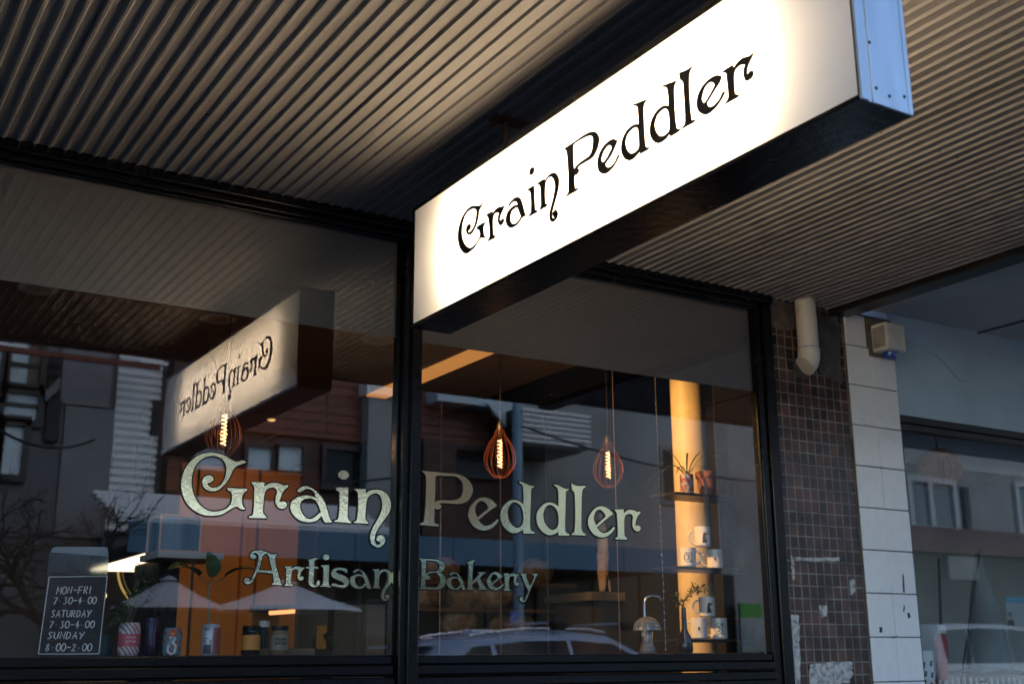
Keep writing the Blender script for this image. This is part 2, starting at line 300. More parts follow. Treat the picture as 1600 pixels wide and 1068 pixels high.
def loops_px(reg, strs):
    ox, oy, s = REG[reg]
    return [[Vector((ox+p.x/s, oy+p.y/s)) for p in smooth(T(q))] for q in strs]
def curve_mesh(name, loops, xform, extrude, material, parent, bevel=0.0, grow_=0.0):
    """loops of (u,v) filled with their holes; xform places (u,v,depth) in the world. bevel>0: only a line along the outline"""
    cu = bpy.data.curves.new(name, 'CURVE')
    cu.dimensions = '3D' if bevel else '2D'
    if bevel: cu.bevel_depth = bevel; cu.bevel_resolution = 1; cu.fill_mode = 'FULL'
    else: cu.fill_mode = 'BOTH'; cu.extrude = extrude; cu.offset = grow_
    for lp in loops:
        sp = cu.splines.new('POLY'); sp.points.add(len(lp)-1); sp.use_cyclic_u = True
        for q, p in zip(sp.points, lp): q.co = (p[0], p[1], 0, 1)
    o = bpy.data.objects.new(name, cu); COL.objects.link(o)
    me = bpy.data.meshes.new_from_object(o.evaluated_get(bpy.context.evaluated_depsgraph_get()))
    bpy.data.objects.remove(o); bpy.data.curves.remove(cu)
    for v in me.vertices:
        c = v.co
        v.co = xform(c.x, c.y, c.z*(.12 if bevel else 1))
    bm = bmesh.new(); bm.from_mesh(me); bmesh.ops.recalc_face_normals(bm, faces=bm.faces[:]); bm.to_mesh(me); bm.free()
    me.name = name; me.materials.clear(); me.materials.append(material)
    o = bpy.data.objects.new(name, me); COL.objects.link(o)
    if parent is not None: o.parent = parent; o.matrix_parent_inverse = Matrix.Translation(parent_loc(parent)).inverted()
    return o
# every glyph as loops in window-plane metres
GLY = {k: [[(lambda p: Vector((p.x, p.z)))(at(q.x, q.y, 0)) for q in lp] for lp in loops_px(r, s)] for k, (r, s) in WIN.items()}
def bbox(g):
    xs = [p.x for l in g for p in l]; ys = [p.y for l in g for p in l]; return min(xs), max(xs), min(ys), max(ys)
def pz(px, py): p = at(px, py, 0); return Vector((p.x, p.z))
def place(k, x0, z0, s=1.0):
    """glyph k scaled by s, its left edge at x0, its box bottom at z0"""
    b = bbox(GLY[k]); return [[Vector((x0+(p.x-b[0])*s, z0+(p.y-b[2])*s)) for p in l] for l in GLY[k]]
def rpx(reg, x, y): ox, oy, s = REG[reg]; return pz(ox+x/s, oy+y/s)

# ------------------------------------------------------------------ ground and street (structure)
def structure(name, mb, m): return tag(mb.build(name, m), kind='structure')
SILL_Z = 1.205
structure('footpath', MB().box((-30,-3.0,-.25),(60,.35,0)), M['paving'])
structure('kerb', MB().box((-30,-3.15,-.25),(60,-3.003,.004)), M['concrete'])
def sheet(x0,y0,x1,y1,z):
    b = MB(); b.face([(x0,y0,z),(x1,y0,z),(x1,y1,z),(x0,y1,z)]); return b
structure('road', sheet(-200,-10.2,300,-3.1,-.14), M['asphalt'])
structure('ground', sheet(-300,-300,400,300,-.16), M['asphalt'])
structure('pavement', MB().box((-60,-19.9,-.25),(90,-10.2,0)), M['paving'])

# ================================================================== the bakery's own building
WX0 = -1.2                      # left end of the shopfront (outside the picture)
GZ0, GZ1, FZ = 1.205, 2.777, 2.376
shop = empty('shop_building', (1.5,0,0), 'dark bakery building behind the black shopfront, brown lit room inside', 'building')
M['render'] = vary(mat('upper_render', (.3,.28,.26), .85), 3, .3)
MB().box((-6,.02,2.95),(4.35,.35,5.2)).build('upper_wall', M['render'], shop)
M['in_wall'] = vary(mat('inside_dark_wall', (.05,.045,.04), .7), 2, .3)
M['in_orange'] = vary(mat('inside_ochre_wall', (.50,.25,.09), .6), 1.2, .25)
M['in_ceil'] = vary(mat('inside_ceiling', (.27,.185,.12), .7), 2, .1)
M['in_floor'] = mat('inside_floor', (.08,.06,.05), .5)
M['in_black'] = mat('inside_black_paint', (.012,.012,.012), .7)
MB().box((-3,5.6,0),(2.62,5.8,3.4)).build('back_wall', M['in_wall'], shop)
MB().box((2.62,5.6,0),(3.95,5.8,3.4)).build('back_wall', M['in_orange'], shop)
MB().box((3.95,5.59,0),(4.5,5.8,3.4)).build('back_wall', M['in_black'], shop)
MB().box((-3.2,.3,0),(-3,5.8,3.4)).build('side_wall', M['in_wall'], shop)
MB().box((4.34,.31,0),(4.5,5.59,3.4)).build('side_wall', M['in_black'], shop)
MB().box((-3,.30,-.05),(4.34,5.6,.02)).build('floor', M['in_floor'], shop)
MB().box((2.965,2.56,2.748),(3.10,5.6,2.9)).build('ceiling', M['in_ceil'], shop)
MB().box((-3,.02,2.76),(2.965,5.6,2.9)).build('ceiling', M['in_ceil'], shop)
MB().box((3.10,.02,2.76),(3.655,5.6,2.9)).build('ceiling', M['in_ceil'], shop)
MB().box((3.655,.02,3.2),(4.34,5.59,3.3)).build('ceiling', M['in_black'], shop)
MB().box((-6,.02,3.32),(4.5,6,3.45)).build('floor_slab', M['in_black'], shop)

# ------------------------------------------------------------------ shopfront
sf = empty('shopfront_window', (2,0,0), 'black painted shopfront with two big panes and gold lettering', 'shop window')
b = MB()
b.box((WX0,-.05,2.803),(3.86,0,2.845)); b.box((WX0,-.032,GZ1),(3.757,0,2.803)); b.box((WX0,-.022,2.762),(3.757,-.012,GZ1))
b.build('top_rail', M['black'], sf, .006)
b = MB(); b.box((1.922,-.05,.02),(1.990,.03,2.76)); b.box((1.948,-.068,.02),(1.990,-.05,2.76)); b.box((1.910,-.02,GZ0),(1.922,.02,2.76)); b.box((1.990,-.02,GZ0),(2.002,.02,2.76))
b.build('mullion', M['black'], sf, .003)
b = MB(); b.box((3.757,-.022,.02),(3.80,.03,2.803)); b.box((3.80,-.036,.02),(3.860,.03,2.803)); b.box((3.745,-.02,GZ0),(3.757,.02,GZ1)); b.box((3.80,.03,.02),(3.861,.34,2.803))
b.build('jamb', M['black'], sf, .006)
MB().box((WX0-.1,-.1,.02),(WX0,.03,2.845)).build('jamb', M['black'], sf, .006)
for x0, x1 in ((WX0,1.910),(2.002,3.745)):
    b = MB(); b.box((x0,-.022,1.176),(x1,.05,GZ0)); b.box((x0,-.034,1.140),(x1,.05,1.172)); b.box((x0,-.030,1.134),(x1,.05,1.1395)); b.box((x0,-.046,1.098),(x1,.05,1.130)); b.box((x0,-.040,1.05),(x1,.05,1.096)); b.box((x0,-.03,.12),(x1,.05,1.05)); b.box((x0,-.05,.02),(x1,.05,.12))
    b.build('sill', M['black'], sf, .0035)
    g = MB(); g.face([(x0,0,GZ0),(x1,0,GZ0),(x1,0,GZ1),(x0,0,GZ1)]); g.build('glass_pane', M['glass'], sf)
    MB().box((x0,.003,FZ),(x1,.005,GZ1)).build('frosted_film', M['film'], sf)
# gold lettering
lines = {'shop_name': [], 'trade_line': []}
for k in 'G r a i n P e d l'.split(): lines['shop_name'] += GLY[k]
def shift(k, p_from, p_to):
    d = p_to-p_from; return [[p+d for p in l] for l in GLY[k]]
lines['shop_name'] += shift('d', rpx(3,1212,298), rpx(4,320,188)) + shift('e', rpx(3,962,562), rpx(4,972,512)) + shift('r', rpx(1,938,522), rpx(4,990,468))
def fit(k, left, top, bottom):
    """glyph k with the left, top and bottom edges read from the photograph"""
    b = bbox(GLY[k]); s = (top.y-bottom.y)/(b[3]-b[2]); return place(k, left.x, bottom.y, s)
sm = lines['trade_line']
for k in 'A t s B k y'.split(): sm += GLY[k]
sm += fit('r', rpx(5,772,680), rpx(5,850,362), rpx(5,850,694))
sm += fit('i', rpx(6,105,690), rpx(6,210,168), rpx(6,180,708))
sm += fit('a', rpx(6,597,590), rpx(6,740,415), rpx(6,800,738))
sm += fit('n', rpx(6,972,700), rpx(6,1130,415), rpx(6,1180,940))
sm += fit('a', rpx(7,678,640), rpx(7,820,455), rpx(7,860,785))
sm += fit('e', rpx(8,240,600), rpx(8,370,452), rpx(8,380,790))
sm += fit('r', rpx(8,535,790), rpx(8,600,472), rpx(8,600,800))
for nm, lp in lines.items():
    o = curve_mesh(nm, lp, lambda x,y,z: Vector((x,-.0040+z,y)), .0005, M['gold'], sf)
    q = curve_mesh('letter_outline', lp, lambda x,y,z: Vector((x,-.0020+z,y)), 0, M['vinyl'], o, bevel=.0052 if nm=='shop_name' else .0042)

# ------------------------------------------------------------------ awning over the footpath
PITCH_R = .048
def ribbed(x0, x1, y0, y1, z, pitch, depth, fr=(.63,.71,.92)):
    b = MB(); xs = []
    n = int((x1-x0)/pitch)+1
    for i in range(n):
        x = x0+i*pitch
        for f, d in ((0,0),(fr[0],0),(fr[1],depth),(fr[2],depth)):
            if x+f*pitch <= x1: xs.append((x+f*pitch, z+d))
    rows = [[b.bm.verts.new((x, y, zz)) for x, zz in xs] for y in (y0, y0+(y1-y0)*.5, y1)]
    for r in range(2):
        for i in range(len(xs)-1): b.bm.faces.new([rows[r][i], rows[r][i+1], rows[r+1][i+1], rows[r+1][i]])
    return b
aw = empty('street_awning', (1.5,-1.3,2.84), 'cream ribbed steel awning over the footpath around the lit sign', 'awning')
ribbed(-4.0, 4.27, -2.56, -.004, 2.846, PITCH_R, -.0078, (.60,.71,.87)).build('soffit', M['soffit'], aw, recalc=False)
MB().box((-4,-2.56,2.95),(4.27,0,3.0)).build('light_block_slab', M['black_sat'], aw)  # unseen slab added above the soffit to block light
MB().box((-4,-2.62,2.84),(4.27,-2.565,3.12)).build('fascia', M['black_sat'], aw, .004)
MB().box((4.27,-2.62,2.815),(4.385,-.004,2.945)).build('edge_beam', M['dark'], aw, .006)
rf = random.Random(3)
for y in (-.55,-1.55,-2.42):                       # screw heads along the battens
    for k in range(-30, 44):
        x = k*PITCH_R*2+.016
        if -2.5 < x < 4.2: MB().lathe((x+rf.uniform(-.004,.004), y+rf.uniform(-.006,.006), 2.8430), [(.0035,0),(.0045,.0025)], 8).build('screw', M['dark'], aw)
for x in (.53,1.34,2.93,3.70):                     # edges where one sheet laps the next
    x = round(x/PITCH_R)*PITCH_R+.010
    MB().box((x,-2.55,2.8447),(x+.0018,-.006,2.8458)).build('sheet_lap', M['dark'], aw)
b = MB(); b.ball((3.742,-.05,2.838), .02, 2, (1.3,.8,.5), .003); b.build('mud_nest', M['dark'], aw)
na = empty('neighbour_awning', (6.5,-1.3,2.9), 'grey ribbed awning over the pale blue neighbouring shop', 'awning')
ribbed(4.386, 14, -2.56, -.004, 2.892, .034, .004, (.8,.84,.96)).build('soffit', M['soffit_blue'], na, recalc=False)
MB().box((5.42,-2.56,2.884),(5.432,-.006,2.8915)).build('joint_strip', M['dark'], na)
MB().box((4.386,-2.62,2.88),(14,-2.565,3.15)).build('fascia', M['blue_wall'], na)
MB().box((4.386,-2.56,2.95),(14,0,3.0)).build('light_block_slab', M['black_sat'], na)  # same unseen slab, added to keep light out from above

# ------------------------------------------------------------------ the lit blade sign
SX0, SX1, SY0, SY1, SZ0, SZ1 = 1.717, 1.868, -.505, -2.462, 2.266, 2.694
sg = empty('lightbox_sign', (1.79,-1.48,SZ0), 'long white lit box sign hanging under the awning with black lettering', 'sign')
b = MB()
b.box((SX0,SY1,SZ0),(SX1,SY0,SZ0+.012)); b.box((SX0,SY1,SZ1-.012),(SX1,SY0,SZ1)); b.box((SX0,SY0-.014,SZ0+.012),(SX1,SY0,SZ1-.012))
b.box((SX0+.0005,SY1,SZ0+.012),(SX0+.0015,SY1+.004,SZ1-.012))
b.build('case', M['black'], sg, .0015)
MB().box((SX0+.004,SY1+.006,SZ0+.0125),(SX1-.004,SY0-.015,SZ0+.0135)).build('inside_tray', M['case_white'], sg)
MB().box((SX0+.004,SY1+.006,SZ1-.0135),(SX1-.004,SY0-.015,SZ1-.0125)).build('inside_tray', M['case_white'], sg)
b = MB(); b.box((SX0+.034,SY1-.006,SZ0),(SX1,SY1-.0005,SZ1)); b.box((SX0,SY1-.008,SZ0),(SX0+.020,SY1-.0005,SZ1)); b.box((SX0+.022,SY1-.004,SZ0),(SX0+.032,SY1-.0005,SZ1)); b.box((SX1-.012,SY1-.0075,SZ0),(SX1,SY1-.006,SZ1))
ec = b.build('end_plate', M['alu'], sg, .001)
for x, z in ((1.762,2.30),(1.80,2.292),(1.846,2.303),(1.85,2.55),(1.754,2.40),(1.846,2.67),(1.762,2.66)):
    MB().lathe((x,SY1-.006,z), [(.0042,0),(.003,.002)], 10, xf=Matrix.Rotation(radians(90),3,'X')).build('screw', M['dark'], ec)
# opal acrylic: translucent, lit by the tubes inside
def opal():
    m = bpy.data.materials.new('opal_acrylic'); m.use_nodes = True; N, L = m.node_tree.nodes, m.node_tree.links
    N.remove(N['Principled BSDF']); tr = N.new('ShaderNodeBsdfTranslucent'); tr.inputs[0].default_value = (.9,.9,.9,1)
    df = N.new('ShaderNodeBsdfDiffuse'); df.inputs[0].default_value = (.85,.87,.9,1)
    mx = N.new('ShaderNodeMixShader'); mx.inputs[0].default_value = .45; L.new(tr.outputs[0], mx.inputs[1]); L.new(df.outputs[0], mx.inputs[2])
    gl = N.new('ShaderNodeBsdfGlossy'); gl.inputs['Roughness'].default_value = .12
    fr = fresnel(N, L, 1.45)
    m2 = N.new('ShaderNodeMixShader'); L.new(fr.outputs[0], m2.inputs[0]); L.new(mx.outputs[0], m2.inputs[1]); L.new(gl.outputs[0], m2.inputs[2])
    L.new(m2.outputs[0], N['Material Output'].inputs[0]); return m
M['opal'] = opal()
for x in (SX0+.003, SX1-.003):
    g = MB(); g.face([(x,SY1+.004,SZ0+.012),(x,SY0-.014,SZ0+.012),(x,SY0-.014,SZ1-.012),(x,SY1+.004,SZ1-.012)])
    fc = g.build('face_panel', M['opal'], sg)
    if x < 1.8:
        lp = [[(lambda p: Vector((-p.y, p.z)))(atx(q.x, q.y, SX0)) for q in l] for r, st in SIGN for l in loops_px(r, st)]
        curve_mesh('sign_lettering', lp, lambda u,v,z: Vector((SX0+.0022+z,-u,v)), .0006, M['vinyl'], fc, grow_=.0026)
    else:
        # the same lettering reads from the other side too
        curve_mesh('sign_lettering', [[Vector((SY1+SY0+p.x, p.y)) for p in l] for l in lp], lambda u,v,z: Vector((SX1-.0022+z,u,v)), .0006, M['vinyl'], fc, grow_=.0026)
# a lit LED board stands in the middle of the box and lights both faces through the opal
M['led'] = emit('led_board_glow', (1,.75,.49), 6.0)
MB().box((1.791,-2.20,2.325),(1.794,-.72,2.635)).build('led_board', M['led'], sg)
b = MB()
for y in (-2.2,-.72): b.box((1.788,y-.01,SZ0+.014),(1.797,y+.01,SZ1-.014))
b.box((1.790,-2.19,2.637),(1.795,-.73,2.65)); b.box((1.790,-2.19,2.31),(1.795,-.73,2.323))
b.build('board_frame', M['case_white'], sg)
for y in (-1.0,-1.98):
    b = MB(); b.box((1.74,y-.03,2.834),(1.86,y+.02,2.844)); b.tube([(1.79,y,2.84),(1.79,y,SZ1)], .007, 8); b.box((1.745,y-.02,2.82),(1.75,y+.02,2.836))
    b.build('hanger', M['rust'], sg)

# ------------------------------------------------------------------ mosaic pier, drain pipe, white pier
mp = empty('mosaic_pier', (4.1,0,0), 'brown mosaic tiled pier with missing tiles between shopfront and white tiles', 'pier')
MB().box((3.862,-.02,0),(4.352,.3,2.845)).build('tiled_face', M['mosaic'], mp)
def blot(pts, y, Y2, m, name, par):
    """a patch with the outline read from the wall"""
    b = MB(); b.prism([Vector((*(lambda p:(p.x, y, p.z))(at(px,py,y)),)) for px, py in pts], (0,Y2-y,0)); return b.build(name, m, par)
def rough(pts, n=6, j=2.0):
    out = []
    for i, p in enumerate(pts):
        q = pts[(i+1)%len(pts)]
        for k in range(n):
            t = k/n; out.append((p[0]+(q[0]-p[0])*t+random.uniform(-j,j), p[1]+(q[1]-p[1])*t+random.uniform(-j,j)))
    return out
blot(rough([(1277,497),(1310,494),(1316,600),(1283,582),(1277,568)],6,1.5), -.0225, -.0205, M['cement'], 'bare_render', mp)
blot(rough([(1200,470),(1245,474),(1246,512),(1226,517),(1201,508)],6,1.5), -.0225, -.0205, vary(mat('brown_render',(.13,.10,.085),.9),20,.5), 'bare_render', mp)
blot(rough([(1240,566),(1264,572),(1263,592),(1240,588)],5,1.5), -.0225, -.0205, M['cement'], 'bare_render', mp)
for pts, j in (([(1265,1036),(1331,1031),(1333,1052),(1326,1066),(1264,1080)],2), ([(1234,960),(1248,960),(1250,1000),(1237,1001)],1.2), ([(1230,1000),(1249,1000),(1252,1095),(1233,1095)],1.2), ([(1281,946),(1291,944),(1293,960),(1283,964)],1.5), ([(1327,905),(1334,903),(1337,925),(1329,928)],1.2), ([(1236,868),(1241,870),(1242,905),(1239,908)],1), ([(1238,870),(1312,870),(1312,876),(1240,875)],1)):
    blot(rough(pts,7,j), -.0235, -.0205, M['scrap'], 'paint_scrap', mp)
pp = empty('drain_pipe', (4.06,-.1,2.6), 'stubby white plastic drain pipe with elbow on the brown mosaic', 'pipe')
px_ = at(1260,500,-.075); e0 = at(1260,545,-.075)
R_ = half(1244,1276,520,-.075)
MB().tube([(px_.x,-.075,2.85),(px_.x,-.075,e0.z)], R_, 20).build('pipe', M['pvc'], pp)
arc = [(px_.x,-.075,e0.z+.002),(px_.x,-.075,e0.z-.03)]
for k in range(1,7):
    t = k/6*radians(62); arc.append((px_.x-.045*(1-cos(t))*1.0,-.075+.01*k/6,e0.z-.03-.06*sin(t)))
MB().tube(arc, R_*1.07, 20).build('elbow', M['pvc'], pp)
b = MB(); b.tube([(px_.x,-.075,e0.z+.006),(px_.x,-.075,e0.z-.004)], R_*1.03, 20); b.build('blue_cement_ring', mat('pipe_cement',(.05,.2,.5),.5), pp)
wp = empty('white_tiled_pier', (4.53,0,0), 'white glazed tile pier with two columns of square tiles', 'pier')
MB().box((4.354,-.028,0),(4.70,.3,2.85)).build('pier_core', M['grout'], wp)
b = MB(); z = 2.680
rowz = [1.277-.2*k for k in range(6,0,-1)] + [1.277+.2*k for k in range(0,8)]
for z0 in rowz:
    for c, (xa, xb) in enumerate(((4.356,4.527),(4.530,4.699))):
        if z0 > 2.6 and c == 1: continue
        x1 = xb; zt = z0+.1965
        if z0 > 2.6: x1 = 4.50; zt = z0+.16
        b.box((xa,-.0355+random.uniform(-.0006,.0006),z0+.0015),(x1,-.028,zt))
b.build('tile', M['tile'], wp, .0018)
b = MB()
for pts in ([(1410,895),(1412,898),(1414,925),(1411,924)],[(1375,978),(1379,980),(1378,988),(1374,987)],[(1412,945),(1414,946),(1413,955),(1411,955)],[(1393,994),(1402,993),(1403,995),(1394,996)],[(1417,958),(1421,955),(1423,962),(1420,966)]):
    b = MB(); b.prism([at(x,y,-.0365) for x, y in rough(pts,3,.6)], (0,.002,0)); b.build('scratch', M['dark'], wp)
si = empty('alarm_siren', (4.66,-.08,2.7), 'small louvred white alarm siren box with blue strobe below', 'alarm')
c0 = at(1362,530,-.10); 
sx0, sx1 = 4.535, 4.675; sz0, sz1 = 2.655, 2.795
b = MB(); b.box((sx0,-.135,sz0),(sx1,-.036,sz1)); bx_ = b.build('housing', M['siren'], si, .008)
b = MB()
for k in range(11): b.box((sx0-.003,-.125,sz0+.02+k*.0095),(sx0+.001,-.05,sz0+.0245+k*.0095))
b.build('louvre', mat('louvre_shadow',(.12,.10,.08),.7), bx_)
MB().lathe((4.61,-.085,sz0), [(.034,.002),(.034,-.016),(.028,-.03),(.012,-.036)], 20).build('strobe', M['blue_lens'], si)
MB().box((4.51,-.042,2.635),(4.70,-.0285,2.83)).build('mounting_board', vary(mat('stained_board',(.2,.16,.12),.8),20,.5), si)

# ------------------------------------------------------------------ neighbouring shop
nb = empty('neighbour_shopfront', (6,0,0), 'pale blue painted shopfront with a wide dark framed window', 'shopfront')
MB().box((4.70,-.012,2.365),(14,.2,2.93)).build('blue_wall', M['blue_wall'], nb)
b = MB(); b.tube([at(1405,528,-.014),at(1440,540,-.016),at(1470,560,-.016),at(1500,594,-.014),at(1515,594,-.014)], .004, 6); b.tube([at(1410,526,-.013),at(1500,545,-.014),at(1600,566,-.014)], .003, 6)
b.build('painted_cable', M['blue_wall'], nb)
b = MB(); b.box((4.70,-.02,2.325),(14,.06,2.363)); b.box((4.70,-.005,2.29),(14,.05,2.325)); b.box((4.70,-.012,.4),(4.735,.05,2.29)); b.box((4.735,-.02,.3),(14,.06,.45)); b.box((9.2,-.01,.45),(9.28,.05,2.29))
b.build('window_frame', M['dark'], nb, .004)
g = MB(); g.face([(4.735,.02,.45),(14,.02,.45),(14,.02,2.29),(4.735,.02,2.29)]); g.build('glass_pane', M['glass2'], nb)
M['n_in'] = vary(mat('neighbour_inside', (.5,.52,.5), .8), 2, .2)
b = MB(); b.box((4.72,.2,0),(4.76,6,2.9)); b.build('inner_wall', M['n_in'], nb)
MB().box((4.72,2.6,0),(14,2.8,2.9)).build('inner_wall', M['n_in'], nb)
MB().box((4.76,.06,2.66),(14,2.6,2.75)).build('inner_ceiling', mat('neighbour_ceiling',(.8,.8,.78),.8), nb)
zb_ = at(1530,738,.5).z
MB().box((4.76,.5,zb_),(14,.56,2.66)).build('added_bright_board', mat('added_board_white',(.8,.8,.77),.7), nb)  # white board added behind the pendant in place of a brightly lit ceiling
MB().box((4.76,.47,zb_-.05),(14,.58,zb_)).build('added_board_trim', M['dark'], nb)
MB().box((4.7,.06,-.05),(14,5,.02)).build('inner_floor', M['in_floor'], nb)
MB().box((4.72,.02,2.95),(14,.35,5.0)).build('upper_wall', M['render'], nb)
MB().box((13.9,.06,0),(14,5,2.9)).build('inner_wall', M['n_in'], nb)

def pt(px, py, Y): return at(px, py, Y)
# rattan ball pendant
c = pt(1467,733,.25)
rp = empty('rattan_pendant', c, 'round brown rattan pendant shade in the neighbouring window', 'pendant lamp')
sc_ = half(1434,1500,733,.25)
b = MB(); M['rattan'] = vary(mat('rattan', (.36,.15,.055), .6), 20, .4)
for k in range(40):
    a = 2*pi*k/40; path = []
    for j in range(11):
        t = -pi/2*.82 + pi*.82*j/10
        path.append(c+Vector((cos(a)*cos(t)*sc_, sin(a)*cos(t)*sc_, sin(t)*sc_*.93)))
    b.tube(path, .009, 5)
b.build('shade', M['rattan'], rp)
MB().lathe(c-Vector((0,0,sc_*.5)), [(sc_*.5,0),(sc_*.9,sc_*.5),(sc_*.9,sc_*.9),(sc_*.3,sc_*1.3)], 16).build('inner_shade', M['rust'], rp)
MB().tube([c+Vector((0,0,sc_*.9)),(c.x,c.y,2.66)], .004, 6).build('cord', M['dark'], rp)
# two closed parasols leaning in the window
a, b_ = pt(1467,872,.35), pt(1474,1090,.35)
p1 = empty('closed_parasol', b_, 'closed red and white parasol on a thin black pole in the neighbouring window', 'parasol')
MB().tube([a, b_, (b_.x+.01,b_.y,.02)], .008, 8).build('pole', M['dark'], p1)
k0, k1 = pt(1470,980,.35), pt(1473,1062,.35)
MB().tube([k0, k0.lerp(k1,.3), k0.lerp(k1,.7), k1], lambda t: .022+.012*sin(pi*t), 12).build('red_canopy', vary(mat('red_cloth',(.42,.03,.03),.7),30,.3), p1)
MB().tube([k0.lerp(k1,-.05), k0.lerp(k1,.12)], .026, 12).build('white_band', mat('white_cloth',(.6,.6,.6),.7), p1)
a, b_ = pt(1531,858,.9), pt(1505,1040,.9)
p2 = empty('tent_frame', (b_.x,b_.y,.02), 'pale translucent cloth cone hung on a slanting black pole', 'tent')
e = a+(b_-a)*1.9
MB().tube([a, b_, e], .007, 8).build('pole', M['dark'], p2)
t_ = pt(1580,1068,.9)
MB().lathe((a.x+.04,a.y+.05,e.z), [(.20,0),(.15,(a.z-e.z)*.4),(.07,(a.z-e.z)*.8),(.008,a.z-e.z)], 20).build('cloth_cone', vary(mat('sheer_cloth',(.30,.34,.34),.8),6,.3,4,(1,1,.2)), p2)
# cards and chair backs low in the neighbouring window
c0, c1 = pt(1440,1016,.1), pt(1463,1090,.1)
cd = empty('brush_print_card', (c0.x,.1,.9), 'white card with dark brush shapes at the corner of the neighbouring window', 'card')
MB().box((c0.x,.098,c1.z),(c1.x,.101,c0.z)).build('card', mat('white_card',(.75,.75,.73),.6), cd)
b = MB()
for (x,y) in ((1444,1038),(1455,1036),(1447,1052),(1457,1054),(1446,1066),(1456,1070)):
    q = pt(x,y,.097); b = MB(); b.prism([q+Vector((.014*cos(t)*(1 if i%2 else .45),0,.016*sin(t))) for i,t in enumerate([2*pi*k/9 for k in range(9)])], (0,.0008,0)); b.build('brush_shape', M['vinyl'], cd)
po = empty('portrait_poster', pt(1590,955,.4), 'blue and grey portrait poster in the neighbouring window', 'poster')
q0, q1 = pt(1570,931,.4), pt(1603,978,.4)
MB().box((q0.x,.4,q1.z),(q1.x+.05,.403,q0.z)).build('sheet', mat('poster_paper',(.30,.36,.38),.5), po)
MB().box((q0.x,.3985,q0.z-.035),(q1.x+.05,.3998,q0.z)).build('blue_heading', mat('poster_blue',(.05,.30,.42),.5), po)
q = pt(1579,962,.398)
b = MB(); b.lathe((q.x,.398,q.z), [(.014,0),(.014,.001)], 16, xf=Matrix.Rotation(radians(90),3,'X')); b.build('face', mat('poster_skin',(.36,.22,.17),.6), po)
b = MB(); b.prism([(q.x-.03,.3985,q1.z+.004),(q.x+.03,.3985,q1.z+.004),(q.x+.022,.3985,q.z-.02),(q.x-.022,.3985,q.z-.02)],(0,.001,0)); b.lathe((q.x,.3984,q.z+.007), [(.0155,0),(.0155,.0005)], 16, xf=Matrix.Rotation(radians(90),3,'X'))
b.build('dark_shirt', mat('poster_dark',(.03,.03,.035),.6), po)
def slat_chair(px, lab):
    c = pt(px,1052,.75); ch = empty('slatted_chair', (c.x,c.y,.0), lab, 'chair', 'slatted chairs in the neighbouring window')
    m = M['chairw']; b = MB()
    for k in range(8):
        x = c.x-.19+k*.054; b.tube([(x,c.y,c.z-.42),(x,c.y+.03,c.z-.02)], .007, 6)
    b.build('back_slat', m, ch)
    MB().tube([(c.x-.22,c.y+.03,c.z-.05),(c.x-.20,c.y+.032,c.z),(c.x,c.y+.036,c.z+.015),(c.x+.20,c.y+.032,c.z),(c.x+.22,c.y+.03,c.z-.05)], .013, 8).build('top_rail', M['dark'], ch)
    MB().box((c.x-.22,c.y-.42,c.z-.45),(c.x+.22,c.y+.02,c.z-.41)).build('seat', m, ch, .01)
    for sx in (-.2,.2):
        for sy in (-.39,0): MB().tube([(c.x+sx,c.y+sy,.02),(c.x+sx,c.y+sy,c.z-.44)], .014, 8).build('leg', M['dark'], ch)
M['chairw'] = mat('white_slats', (.7,.7,.7), .5)
slat_chair(1508,'white slatted chair nearer the white tiled pier'); slat_chair(1577,'white slatted chair below the portrait poster')

# ================================================================== inside the bakery
SH = GZ0 + .004                     # top of the inner window ledge
lg = empty('window_ledge', (1.3,.2,SH), 'dark timber ledge inside the bakery window carrying cans and jars', 'ledge')
M['ledge'] = vary(mat('dark_ledge', (.03,.025,.022), .45), 3, .3, 8, (1,8,1))
MB().box((WX0,.05,SH-.05),(3.745,.42,SH)).build('board', M['ledge'], lg, .004)

